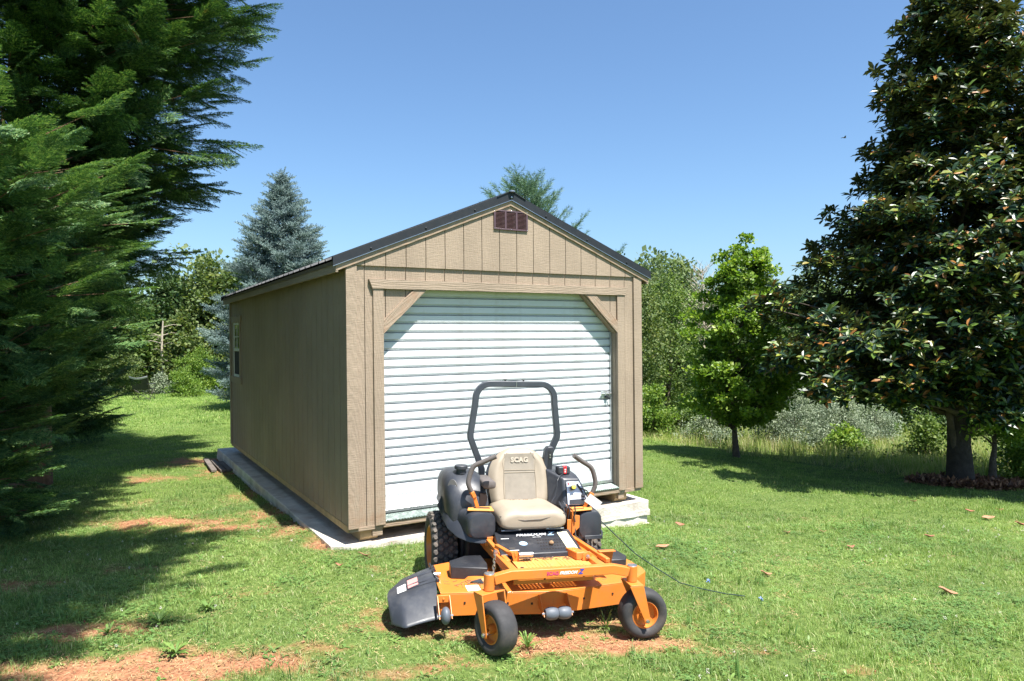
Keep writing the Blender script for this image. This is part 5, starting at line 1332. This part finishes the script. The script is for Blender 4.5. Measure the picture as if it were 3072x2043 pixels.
# ------------------------------------------------------------------ blue spruce, white pine
def conifer(name, loc, label, H, prof, protos, mat, seed, n, rise, sc, per, twl, bark_m, trunk_r=.12, droop=0.0, az=(0, 360), skip=.25):
    r = random.Random(seed); nr_ = np.random.default_rng(seed); t = thing(name, loc, label, 'tree')
    g = G(); g.tube([Vector((0, 0, -.2)), Vector((.02, 0, H*.4)), Vector((0, 0, H))], [trunk_r, trunk_r*.7, .012], 10); g.obj('trunk', bark_m, t, smooth=60)
    P, Dr, S, SP = [], [], [], []; g = G(); hs = [p[0] for p in prof]; rs = [p[1] for p in prof]
    for i in range(n):
        u = (i + r.random())/n; h = hs[0] + (hs[-1] - hs[0])*u**1.15; R = float(np.interp(h, hs, rs))*r.uniform(.66, 1.18); a = math.radians(az[0] + (az[1]-az[0])*((i*.618034) % 1)) + r.uniform(-.15, .15)
        m = max(3, int(R/.17)); pts = [Vector((R*q*math.cos(a), R*q*math.sin(a), h + R*(rise*q - droop*math.sin(q*PI)*.3 + .12*q*q))) for q in [k/m for k in range(m + 1)]]
        g.tube([pts[0], pts[m//2], pts[-1]], [.022*min(1, R), .014*min(1, R), .004], 5)
        for k in range(m):
            q = (k + 1)/(m + 1)
            if q < skip: continue
            d = (pts[k+1] - pts[k]).normalized(); sd = Vector((-d.y, d.x, 0)).normalized()
            for j in range(per):
                s_ = 1 if j % 2 else -1
                P.append(pts[k] + sd*s_*r.uniform(0, .30)*(1.15-q)*R*.55 + Vector((0, 0, r.uniform(-.12, .06)))); Dr.append(d + sd*s_*r.uniform(.2, 1.0)*(1.15-q) + Vector((0, 0, r.uniform(-.2, .35)))); S.append(sc*r.uniform(.75, 1.2)*min(1, .45 + R*.9)); SP.append(r.uniform(-.6, .6))
        P.append(pts[-1]); Dr.append(pts[-1]-pts[-2]); S.append(sc); SP.append(0)
    for k in range(5): P.append(Vector((0, 0, H - .1*k - .1))); Dr.append(Vector((r.uniform(-.4, .4), r.uniform(-.4, .4), 1))); S.append(sc*.8); SP.append(0)
    g.obj('branches', bark_m, t, smooth=60)
    P = np.array([tuple(p) for p in P]); Dr = np.array([tuple(p) for p in Dr])
    scatter('crown', protos, P, rot_fast(Dr, np.array(SP)), np.array(S), mat, t); return t
SPR = [needle_twig(s, .36, 6, .045, .014, 130, 1.0) for s in (1, 2, 3)]
zsp = float(zt(-7.95, 25.0))
conifer('blue_spruce', (-7.95, 25.0, zsp), 'tall blue-grey spruce rising behind the left side of the garage', 8.15,
        [(.1, 2.15), (1.5, 2.15), (3.0, 1.95), (4.6, 1.6), (5.8, 1.05), (6.8, .6), (7.5, .25), (8.0, .03)], SPR, spruce_m, 41, 190, .10, 1.25, 4, .36, bark)
PIN = [needle_twig(s, .42, 5, .115, .010, 95, .62, .1) for s in (5, 6, 7)]
conifer('white_pine', (.36, 18.5, float(zt(.36, 18.5))), 'soft green pine with upswept shoots showing above the garage ridge', 6.5,
        [(1.0, 2.5), (2.6, 2.0), (3.8, 1.35), (4.9, .9), (5.8, .6), (6.35, .25)], PIN, pine_m, 42, 120, .70, .95, 3, .42, bark, trunk_r=.09, skip=.3)

# ------------------------------------------------------------------ woods and shrubs beyond the lawn
def base(x, y): return (x, y, float(zt(x, y)) - .05)
WOOD = [  # x, y, height, radius, material, label
 (-18.7, 38.5, 6.1, 1.7, 2, 'dark green oak whose top stands in the gap between cypress row and spruce'), (-16.3, 39.0, 6.8, 1.9, 1, 'tall olive green tree with a pointed top, just left of the blue spruce'), (-17.8, 42.0, 6.1, 1.9, 0, 'mid green tree set back between the dark oak and the olive tree'),
 (-14.4, 40.0, 6.9, 2.1, 0, 'mid green tree behind the left shoulder of the blue spruce'), (-20.6, 37.0, 5.6, 1.8, 1, 'olive tree at the left of the dark oak, beside the cypress edge'), (-23.2, 37.0, 6.6, 2.4, 0, 'mid green tree mostly hidden behind the cypress row'),
 (-16.9, 36.9, 3.6, 1.4, 1, 'lower olive tree right of the pale bare trunk'), (-19.2, 36.2, 3.4, 1.3, 0, 'lower mid green tree left of the pale bare trunk'),
 (-11.2, 41.0, 6.9, 2.4, 0, 'mid green tree directly behind the blue spruce'), (-26.5, 36.0, 6.8, 2.8, 0, 'mid green tree hidden at the far left'),
 (3.6, 23.4, 5.4, 1.55, 1, 'dense olive green tree right beside the garage wall'), (5.5, 25.5, 5.2, 1.5, 0, 'mid green tree between the garage and the young maple'), (2.0, 26.0, 4.8, 1.6, 2, 'dark green tree tucked behind the right eave of the garage'),
 (9.6, 30.0, 6.3, 1.9, 4, 'hazy distant tree showing over the left shoulder of the maple'), (7.4, 32.0, 6.7, 2.0, 4, 'hazy tree crown between the eave and the maple top'), (13.2, 31.0, 6.0, 2.0, 4, 'pale distant tree peeking out right of the maple top'),
 (11.0, 24.0, 5.2, 1.7, 0, 'mid green tree behind the maple on the right'), (14.5, 25.0, 5.0, 2.0, 2, 'dark tree in the shade behind the magnolia boughs'), (18.0, 25.0, 5.6, 2.4, 2, 'dark tree right behind the magnolia trunk'),
 (22.5, 27.0, 6.0, 2.6, 0, 'mid green tree beyond the right edge of the magnolia'), (16.5, 33.0, 6.8, 2.6, 4, 'pale tree far behind the magnolia crown'), (5.0, 37.0, 7.5, 2.4, 2, 'dark crowned tree on the skyline right of the eave'), (8.8, 42.0, 8.3, 2.8, 4, 'hazy skyline tree farthest back left of the maple'),
 (13.6, 41.0, 7.6, 2.6, 4, 'hazy skyline tree farthest back right of the maple'), (21.0, 38.0, 7.4, 3.0, 4, 'hazy skyline tree behind the magnolia')]
for i, (x, y, h, rad, mi, lab) in enumerate(WOOD):
    far = y > 30.5
    prof = [(.3, rad*.75), (h*.2, rad*1.0), (h*.45, rad*1.0), (h*.7, rad*.82), (h*.88, rad*.5), (h, rad*.12)]
    leafy_tree('woodland_tree', base(x, y), lab, 'tree', prof, int(110*rad*h/12), .52 if not far else .62, 9 if not far else 8, P_forest if not far else P_far, forest[mi], 100 + i,
               trunk_r=.10, trunk_top=.75, limbs=10, group='trees of the wood beyond the lawn', inner=.3, low_limb=.15)
# backdrop of the wood: far-off mass
def far_wood():
    r = np.random.default_rng(5); n = 5200
    ang = r.uniform(-1.05, 1.05, n); dist = r.uniform(47, 62, n); x = dist*np.sin(ang)*1.15; y = dist*np.cos(ang)*.75 + 14
    hill = 6.6 + 1.6*np.sin(x*.23) + 1.1*np.sin(x*.61 + 2) + .7*np.sin(x*1.37)
    hill = np.where(x < 0, hill*.86, hill)
    z = zt(x, y) + hill*np.sqrt(r.uniform(0, 1, n)); rot = np.stack([r.uniform(-.7, .7, n), r.uniform(-.7, .7, n), r.uniform(0, 6.28, n)], 1)
    o = scatter('far_wood', P_far, np.stack([x, y, z], 1), rot, r.uniform(1.3, 2.6, n), forest[4]); tag(o, 'hazy mass of woodland far behind the lawn', kind='stuff')
far_wood()
# shrubs
SHR = [  # x, y, height, radius, protos, mat, label, name
 (-14.6, 32.3, 1.3, .9, P_bush, forest[3], 'bright yellow-green bush nearest the lawn edge, left of the spruce', 'bush'),
 (-15.2, 35.0, 2.1, 1.3, P_bush, forest[3], 'bright green vine covered bush behind the yellow-green one', 'bush'),
 (-18.1, 33.5, 2.5, .8, P_bush, forest[1], 'drooping light green shrub behind the folding chair', 'shrub'),
 (-17.0, 34.6, .9, .7, P_bush, silver_m, 'small grey-green shrub at the foot of the pale trunk', 'shrub'),
 (-16.4, 36.0, 1.5, .9, P_bush, forest[2], 'dark low shrub between the pale trunk and the bright bushes', 'shrub'),
 (-19.5, 35.0, 1.6, 1.1, P_bush, forest[2], 'dark low shrub left of the folding chair', 'shrub'),
 (-13.4, 35.4, 1.7, 1.0, P_bush, forest[2], 'dark brownish shrub beside the lower boughs of the spruce', 'shrub'),
 (7.3, 18.6, 1.5, 1.1, P_fine, silver_m, 'largest silver leaved shrub to the right of the maple trunk', 'shrub'),
 (5.2, 18.6, .95, .65, P_fine, silver_m, 'low silver shrub right behind the maple trunk', 'shrub'),
 (8.7, 18.9, 1.35, .7, P_fine, silver_m, 'upright silver shrub at the right of the silver thicket', 'shrub'),
 (10.2, 20.2, 1.2, .7, P_fine, silver_m, 'rounded grey-green shrub halfway to the magnolia trunk', 'shrub'),
 (8.0, 17.2, .6, .5, P_bush, forest[3], 'low bright green bush in front of the silver shrubs', 'bush'),
 (9.3, 16.2, .95, .6, P_bush, forest[0], 'low green bush left of the magnolia trunk', 'bush'),
 (3.95, 20.2, 1.5, .55, P_bush, forest[3], 'leafy green sapling by the right wall of the garage', 'sapling'),
 (4.9, 20.8, .95, .9, P_bush, forest[0], 'low green brush between the garage and the maple', 'shrub'),
 (11.6, 28.0, 2.6, 1.5, P_bush, forest[2], 'dark shrub in the shade left of the magnolia trunk', 'shrub'),
 (14.5, 20.5, 1.2, 1.1, P_bush, forest[3], 'bright green bush right of the magnolia trunk in the meadow', 'bush'),
 (9.15, 12.9, .7, .35, P_bush, forest[3], 'small leafy shoot at the foot of the low right hand tree', 'shrub'),
 (10.9, 15.4, .9, .6, P_bush, forest[0], 'green bush showing at the far right edge of the meadow', 'bush')]
for i, (x, y, h, rad, pr, m_, lab, nm) in enumerate(SHR):
    prof = [(.0, rad*.7), (h*.3, rad), (h*.65, rad*.8), (h, rad*.2)]
    fine = pr is P_fine
    leafy_tree(nm, base(x, y), lab, nm, prof, int((60 if fine else 34)*rad*h/1.5) + 10, .26 if fine else .3, 12 if fine else 10, pr, m_, 300 + i, trunk_r=.02, trunk_top=.7, limbs=6, inner=.2, low_limb=.05, scale=1.0)
# low tree at the right edge, beside the magnolia
leafy_tree('low_tree', (8.42, 12.6, float(zt(8.42, 12.6))), 'small green leaved tree with a forked trunk right of the magnolia', 'tree', [(.75, .5), (1.1, .95), (1.6, 1.0), (2.1, .5)], 26, .3, 10, P_bush, maple_m, 77, trunk_r=.085, trunk_top=.45, limbs=9, low_limb=.3)
# pale bare trunk and a grey leafless tree
t = thing('bare_tree', base(-17.4, 35.6), 'pale slender bare trunk standing in front of the woods at the left', 'tree'); g = G(); g.tube([Vector((0,0,0)), Vector((.05,0,1.6)), Vector((.05,0,2.6)), Vector((.12,0,3.6))], [.07,.06,.05,.03], 8); g.obj('trunk', bark_pale, t)
g = G(); rr = random.Random(9)
for i in range(14):
    z = rr.uniform(1.2, 3.5); a = rr.uniform(0, 6.28); g.tube([Vector((.06,0,z)), Vector((.06+.5*math.cos(a), .5*math.sin(a), z+.15)), Vector((.06+.9*math.cos(a), .9*math.sin(a), z+.1))], [.018,.012,.004], 5)
g.obj('branches', bark_pale, t)
t = thing('bare_tree', base(7.7, 29.0), 'grey leafless tree between the garage and the maple top', 'tree'); g = G(); g.tube([Vector((0,0,0)), Vector((.05,0,3)), Vector((.0,0,6.2))], [.07,.05,.012], 8); g.obj('trunk', bark_pale, t)
g = G()
for i in range(120):
    z = rr.uniform(3.0, 6.2); a = rr.uniform(0, 6.28); l = rr.uniform(.3, 1.0)*(1.25 - (z-3)/4.2); p = Vector((0,0,z)); q = p + Vector((l*math.cos(a), l*math.sin(a), l*.8)); g.tube([p, q, q + Vector((rr.uniform(-.2,.2), rr.uniform(-.2,.2), .25))], [.011,.008,.004], 4)
g.obj('branches', bark_pale, t)

# ------------------------------------------------------------------ lawn, clover, meadow
def lawn_edge(x):        # where mowing stops
    return np.interp(x, [-40, -20, -13.8, -6, 2.5, 3.5, 4.54, 5.2, 6.31, 7.08, 8.15, 14], [40, 39, 35, 30, 20.5, 19.3, 17.4, 15.9, 14.2, 13.2, 11.9, 9.5])
def mulch(x, y): return np.exp(-((x-7.9)/1.1)**2 - ((y-12.35)/.62)**2)
def field(n, y0, y1, keep, seed, xm=.80, xc=1.6):
    r = np.random.default_rng(seed); y = np.sqrt(r.uniform(y0**2, y1**2, n)); x = r.uniform(-1, 1, n)*(xm*y + xc); u = r.random(n)
    sx, sy = to_shed(x, y); ok = ~((sx > -.15) & (sx < 3.66) & (sy > .09) & (sy < 7.05)); ok &= keep(x, y, u)
    return x[ok], y[ok], r
def lawn_keep(pow_=1.0):
    def k(x, y, u):
        w = worn(x, y) + .22*fnoise(x, y, 13) + .16*fnoise(y, x, 31); d = np.clip(1.0 - 2.2*(w - .32), .05, 1); d = d*(.78 + .22*fnoise(x, y, 1.7)) + .04
        return (u < d) & (y < lawn_edge(x)) & (mulch(x, y) < .45)
    return k
def put(name, protos, x, y, r, s0, s1, mat, tilt=.12, hvar=None, z=0.0):
    n = len(x); zz = zt(x, y) + .012*fnoise(x, y, 2.3) + .006*fnoise(x, y, 8.1) - .012*worn(x, y) + z
    s = r.uniform(s0, s1, n)[:, None]*np.ones((1, 3))
    w = worn(x, y); patch = .75 + .35*fnoise(x, y, .9) + .22*fnoise(y, x, 3.7); s[:, 2] *= np.clip(patch, .35, 1.5)*np.clip(1.1 - .6*w, .45, 1.1)
    if hvar is not None: s[:, 2] *= hvar(x, y)
    return scatter(name, protos, np.stack([x, y, zz], 1), np.stack([r.normal(0, tilt, n), r.normal(0, tilt, n), r.uniform(0, 6.28, n)], 1), s, mat)
T_near = [grass_tuft(16, .040, .028, s, .0030, 1.1) for s in range(5)] + [grass_tuft(9, .062, .02, 9, .0034, .9)]
T_mid = [grass_tuft(16, .045, .045, 20 + s, .0055, .8) for s in range(4)]
T_far = [grass_tuft(16, .075, .13, 30 + s, .014, .6) for s in range(4)]
x, y, r = field(62000, 3.1, 9.0, lawn_keep(), 1); o = put('lawn_grass', T_near, x, y, r, .65, 1.15, grass_m); tag(o, 'short green lawn grass in the foreground', kind='stuff')
x, y, r = field(42000, 9.0, 18.0, lawn_keep(), 2); o = put('lawn_grass', T_mid, x, y, r, .7, 1.2, grass2_m); tag(o, 'lawn grass around and beyond the garage', kind='stuff')
x, y, r = field(36000, 18.0, 39.0, lawn_keep(), 3); o = put('lawn_grass', T_far, x, y, r, .7, 1.2, grass2_m); tag(o, 'far lawn grass up to the woods', kind='stuff')
x, y, r = field(1500, 3.1, 10.0, lambda x, y, u: (u < np.clip(.25 + .8*fnoise(x, y, .8), .03, .9)) & (worn(x, y) < .7), 14)
o = put('tall_grass_tufts', [grass_tuft(9, .13, .018, 90 + s, .0045, .7) for s in range(3)], x, y, r, .6, 1.25, clover_m); tag(o, 'taller dark tufts standing out of the lawn', kind='stuff')
x, y, r = field(5000, 3.1, 9.0, lambda x, y, u: (u < .18 + .5*np.clip(worn(x, y), 0, .8)) & (worn(x, y) < .95), 15)
o = put('broad_leaf_weeds', [weed(95 + s, 7, .05, .014, .6) for s in range(3)], x, y, r, .5, 1.2, weed_m); tag(o, 'small broad leaved weeds mixed into the turf', kind='stuff')
x, y, r = field(5000, 3.1, 8.0, lambda x, y, u: (worn(x, y) > .35), 16)
_st = [ (lambda q: (np.array([[a*.008*q.uniform(.6, 1.3), b*.006*q.uniform(.6, 1.3), c*.005] for a in (-1, 1) for b in (-1, 1) for c in (-.5, 1)]), [[0,1,3,2],[4,6,7,5],[0,4,5,1],[2,3,7,6],[1,5,7,3]]))(np.random.default_rng(k)) for k in range(3) ]
o = put('soil_crumbs', _st, x, y, r, .3, 1.3, M('clay_crumb', (.27, .11, .055), .95, var=.3), tilt=.5, z=.003); tag(o, 'crumbs of red clay on the worn patches', kind='stuff')
def clover_keep(x, y, u): return (u < np.clip(.15 + .75*fnoise(x + 3, y, 1.3), .05, .8)) & (worn(x, y) < .5) & (y < lawn_edge(x)) & (mulch(x, y) < .4)
x, y, r = field(15000, 3.1, 8.5, clover_keep, 4); o = put('clover', [clover(12, s) for s in range(4)], x, y, r, .8, 1.4, clover_m); tag(o, 'clover growing through the foreground lawn', kind='stuff')
# white clover heads
x, y, r = field(900, 3.3, 8.5, lambda x, y, u: (u < np.clip(.25 + .6*fnoise(x, y, 1.1), .04, .8)) & (worn(x, y) < .4), 6)
hv, hf = leaf_cluster(14, .007, .006, .004, 3, flat=.8); o = put('clover_flowers', [(hv, hf)], x, y, r, .9, 1.5, leaf_mat('clover_heads', [(0, (.62, .55, .50)), (1, (.78, .75, .70))], .8, .2, .1, tcol=(1, 1, 1)), z=.045); tag(o, 'white clover heads scattered over the lawn', kind='stuff')
# dry litter on the worn patches
x, y, r = field(26000, 3.1, 9.0, lambda x, y, u: (u < np.clip(worn(x, y)*.8 + .04, 0, .8)), 7)
lit = []
for s in range(4):
    q = np.random.default_rng(50 + s); V, F = [], []
    for i in range(9):
        a = q.uniform(0, 6.28); c = np.array([q.normal()*.03, q.normal()*.03, q.uniform(.001, .006)]); d = np.array([math.cos(a), math.sin(a), q.normal()*.06])*q.uniform(.012, .035); n_ = np.array([-d[1], d[0], 0]); n_ = n_/np.linalg.norm(n_)*.0012
        b = len(V); V += [c - n_, c + n_, c + d + n_, c + d - n_]; F.append([b, b+1, b+2, b+3])
    lit.append((np.array(V), F))
o = put('dry_litter', lit, x, y, r, .8, 1.4, leaf_mat('dry_straw', [(0, (.22, .13, .06)), (.6, (.42, .30, .15)), (1, (.60, .47, .27))], .9, .1, .1, tcol=(1, 1, 1)), z=.012); o.data.name = 'dry_litter'; tag(o, 'dry straw and clippings on the bare clay', kind='stuff')
# meadow
def mead_keep(x, y, u): return (y > lawn_edge(x) - .1) & (x > 1.5) & (mulch(x, y) < .35) & (u < .9)
x, y, r = field(26000, 9.5, 27.0, mead_keep, 8); M_t = [grass_tuft(14, .36, .10, 60 + s, .007, .45) for s in range(4)]
o = put('meadow_grass', M_t, x, y, r, .6, 1.15, meadow_m, hvar=lambda x, y: np.clip(.35 + .35*(y - lawn_edge(x)), .35, 1.1)); tag(o, 'tall straw coloured meadow grass beyond the mown lawn', kind='stuff')
x, y, r = field(5200, 12, 26.0, lambda x, y, u: (y > lawn_edge(x) + .6) & (x > 2.5) & (u < np.clip(.3 + .6*fnoise(x, y, .6), 0, .8)), 9)
o = put('meadow_weeds', P_bush, x, y, r, .6, 1.2, forest[1], z=.16); tag(o, 'leafy weeds standing in the meadow', kind='stuff')
x, y, r = field(5000, 28, 40.0, lambda x, y, u: (y > lawn_edge(x) - .6) & (y < lawn_edge(x) + 2.5) & (x < -5), 10)
o = put('wood_edge_brush', P_bush, x, y, r, .7, 1.6, forest[0], z=.12); tag(o, 'low brush along the foot of the woods at the left', kind='stuff')
# mulch under the magnolia
mulch_m = M('red_brown_leaf_mulch', (.16, .075, .045), .95, var=.5, scale=16, bump=.8, bscale=30, bdist=.03)
g = G(); vv = [(7.9, 12.35)]
for k in range(28): a = 2*PI*k/28; q = 1 + .1*math.sin(3*a) + .06*math.sin(7*a); vv.append((7.9 + 1.0*q*math.cos(a), 12.35 + .55*q*math.sin(a)))
v = [(x_, y_, float(zt(x_, y_)) + (.06 if i == 0 else -.01)) for i, (x_, y_) in enumerate(vv)] 
mid = [((7.9 + (x_-7.9)*.6), (12.35 + (y_-12.35)*.6)) for x_, y_ in vv[1:]]; v += [(x_, y_, float(zt(x_, y_)) + .035) for x_, y_ in mid]
f = [(0, 29 + k, 29 + (k+1) % 28) for k in range(28)] + [(1 + k, 1 + (k+1) % 28, 29 + (k+1) % 28, 29 + k) for k in range(28)]
g.add(v, f); o = g.obj('mulch_bed', mulch_m, None, smooth=80); o['kind'] = 'structure'
x, y, r = field(30000, 10.5, 14.5, lambda x, y, u: (mulch(x, y) > .38) & (u < .95), 12)
chip = []
for s in range(3):
    v_, f_ = leaf_cluster(7, .07, .11, .05, 80 + s, up=1.5, flat=.15); chip.append((v_, f_))
o = scatter('fallen_leaf_litter', chip, np.stack([x, y, zt(x, y) + .05*mulch(x, y) + .01], 1), np.stack([r.normal(0, .3, len(x)), r.normal(0, .3, len(x)), r.uniform(0, 6.28, len(x))], 1), r.uniform(.6, 1.1, len(x)),
            leaf_mat('fallen_magnolia_leaves', [(0, (.09, .04, .025)), (.6, (.22, .10, .055)), (1, (.46, .26, .15))], .6, .05, .3, tcol=(1, 1, 1))); tag(o, 'brown fallen leaves heaped under the magnolia', kind='stuff')

# ------------------------------------------------------------------ single things on the lawn
tan_leaf = M('dry_tan_leaf', (.38, .20, .11), .6, var=.2, scale=20)
brn_leaf = M('dry_brown_leaf', (.30, .13, .075), .6, var=.2, scale=20)
LV = [(1.88, 8.13, .13, 1, 'curled reddish brown leaf on the lawn just right of the concrete pad'), (1.46, 7.05, .17, 0, 'long tan leaf on the lawn close to the right front caster of the mower'), (3.01, 7.91, .10, 0, 'small tan leaf in the middle of the right lawn, left of a similar one'),
      (3.45, 8.01, .09, 0, 'small tan leaf in the middle of the right lawn, right of a similar one'), (2.18, 6.21, .13, 0, 'tan leaf lying flat between the mower and the right edge'), (3.43, 7.31, .10, 1, 'small brown leaf standing alone in the right lawn'),
      (4.58, 7.91, .13, 1, 'reddish leaf on the lawn in front of the magnolia shade'), (3.51, 5.81, .19, 0, 'largest pale tan leaf in the right foreground'), (6.08, 9.57, .14, 1, 'orange brown leaf closest to the magnolia shadow'),
      (6.01, 9.09, .18, 0, 'tan leaf beside a brown one near the right edge'), (6.18, 8.75, .16, 1, 'dark brown leaf at the far right edge of the lawn'), (5.71, 10.25, .12, 1, 'brown leaf lying in the shadow of the magnolia'),
      (6.6, 9.75, .12, 1, 'small brown leaf at the right edge in the shadow'), (-1.31, 6.27, .15, 0, 'pale curled leaf on the lawn left of the mower chute'), (-1.45, 5.95, .08, 1, 'small dark leaf on the lawn left of the mower chute')]
for i, (x_, y_, l_, mi, lab) in enumerate(LV):
    l_ *= .82
    q = random.Random(500 + i); cup = q.uniform(.15, .45); vv = []; nseg = 6
    for k in range(nseg + 1):
        t_ = k/nseg; w_ = l_*.24*math.sin(PI*min(.98, t_*.96 + .02))**.8 + .001
        for s_ in (-1, 0, 1): vv.append((l_*(t_-.5), w_*s_, abs(s_)*w_*cup*2 + .02*math.sin(t_*PI)*-cup + .012*math.cos(t_*5)))
    ff = [(k*3+j, k*3+j+1, (k+1)*3+j+1, (k+1)*3+j) for k in range(nseg) for j in range(2)]
    o = link(bpy.data.objects.new('fallen_leaf', mesh_from('fallen_leaf', vv, ff, tan_leaf if mi == 0 else brn_leaf, smooth=180)))
    md = o.modifiers.new('thick', 'SOLIDIFY'); md.thickness = .0015
    o.location = (x_, y_, float(zt(x_, y_)) + .036); o.rotation_euler = (q.uniform(-.35, .35), q.uniform(-.3, .3), q.uniform(-.5, .3)); tag(o, lab, 'leaf', 'fallen leaves on the lawn')
WD = [(.08, 4.53, .17, 'leafy broad bladed weed right in front of the left front wheel of the mower'), (-2.36, 4.77, .16, 'light green broad leaved weed on bare clay at the edge of the tree shade'), (-2.04, 4.31, .14, 'narrow leaved weed rosette on bare clay at the bottom left'),
      (-2.14, 5.0, .13, 'low spreading weed at the top of the bottom left bare patch'), (-2.62, 4.62, .12, 'small weed in the shaded bare clay'), (-.66, 5.0, .15, 'arching grassy weed under the discharge chute of the mower'), (.62, 4.86, .15, 'grassy weed between the mower deck and its right front wheel')]
for i, (x_, y_, l_, lab) in enumerate(WD):
    v_, f_ = weed(700 + i, 24 if i < 4 else 14, l_*.8, .011 if i in (0, 5, 6) else .017, 1.15 if i in (0, 5, 6) else .7)
    o = link(bpy.data.objects.new('weed', mesh_from('weed', v_, f_, weed_m, smooth=180))); o.location = (x_, y_, float(zt(x_, y_)) + .0); o.rotation_euler = (0, 0, i*1.3); tag(o, lab, 'weed', 'weeds in the foreground')
blue_fl = M('blue_petals', (.16, .24, .62), .6)
for i, (x_, y_, lab) in enumerate([(1.56, 5.75, 'small blue wildflower in the lawn nearest the mower'), (1.83, 5.33, 'small blue wildflower lower and right of the other one')]):
    t = thing('wildflower', (x_, y_, float(zt(x_, y_))), lab, 'flower', 'blue wildflowers in the lawn')
    v_, f_ = leaf_cluster(9, .008, .020, .012, 900 + i, up=2, flat=.4); o = link(bpy.data.objects.new('petals', mesh_from('petals', v_, f_, blue_fl)), t); o.location = (0, 0, .085)
    g = G(); g.tube([(0, 0, 0), (.003, 0, .05), (0, 0, .085)], .0015, 5); g.obj('stem', weed_m, t)

# folding camp chair far back at the left
navy = M('dark_navy_canvas', (.018, .020, .032), .75, var=.2, bump=.1, bscale=60); greyc = M('grey_canvas', (.30, .30, .34), .8)
CH = thing('camp_chair', (-15.56, 30.3, float(zt(-15.56, 30.3))), 'dark folding camp chair on the grass in front of the woods at the far left', 'camping chair', rotz=math.radians(96)) 
CH.scale = (1.1, 1.1, 1.1)
# local x = the way the sitter faces, y across
g = G()
v_, f_ = grid_surf(lambda u, v: (-.18 - .30*u + .10*math.sin(PI*v)*-1, -.33 + .66*v, .42 + .52*u - .07*math.sin(PI*v)*u), 8, 10, .015); g.add(v_, f_); g.obj('backrest', navy, CH, smooth=60)
g = G(); v_, f_ = grid_surf(lambda u, v: (-.18 + .46*u, -.27 + .54*v, .42 - .05*math.sin(PI*u)*math.sin(PI*v)), 6, 6, .012); g.add(v_, f_); g.obj('seat', navy, CH, smooth=60)
g = G(); v_, f_ = grid_surf(lambda u, v: (-.475 - .03*u + .10*math.sin(PI*v)*-1, -.33 + .66*v, .885 + .055*u - .07*math.sin(PI*v)), 2, 10, .02); g.add(v_, f_); g.obj('head_trim', greyc, CH, smooth=60)
for s_ in (-1, 1):
    g = G(); g.tube([(-.18, .31*s_, .02), (-.50, .34*s_, .95)], .011, 6); g.obj('back_post', steel_dark, CH)
    g = G(); g.tube([(-.26, .30*s_, .0), (.30, .27*s_, .42)], .010, 6); g.tube([(.30, .29*s_, .0), (-.24, .29*s_, .42)], .010, 6); g.tube([(.30, .30*s_, .02), (.22, .32*s_, .60)], .010, 6); g.obj('leg', steel_dark, CH)
    g = G(); g.box((-.35, .30*s_ - .035, .60), (.30, .30*s_ + .035, .62)); g.obj('armrest', navy, CH, bevel=.008)
g = G(); g.tube([(-.26, -.30, .02), (-.18, .30, .42)], .009, 6); g.tube([(-.26, .30, .02), (-.18, -.30, .42)], .009, 6); g.tube([(.30, -.3, .02), (.28, .3, .40)], .009, 6); g.tube([(.30, .3, .02), (.28, -.3, .40)], .009, 6); g.obj('cross_brace', steel_dark, CH)
# a bird high over the lawn
BD = thing('bird', (27.9, 60.0, 18.4), 'tiny dark bird in the open sky left of the magnolia', 'bird'); dark_f = M('dark_feathers', (.04, .04, .045), .8)
g = G(); g.ell((0, 0, 0), (.16, .05, .045)); g.add([(-.14, 0, 0), (-.30, .05, 0), (-.30, -.05, 0)], [(0, 1, 2)]); g.obj('body', dark_f, BD)
for s_ in (-1, 1): g = G(); g.add([(.08, .03*s_, .02), (-.05, .03*s_, .02), (-.07, .22*s_, .10), (.05, .22*s_, .11), (-.10, .46*s_, .04)], [(0, 1, 2, 3), (3, 2, 4)]); g.obj('wing', dark_f, BD)
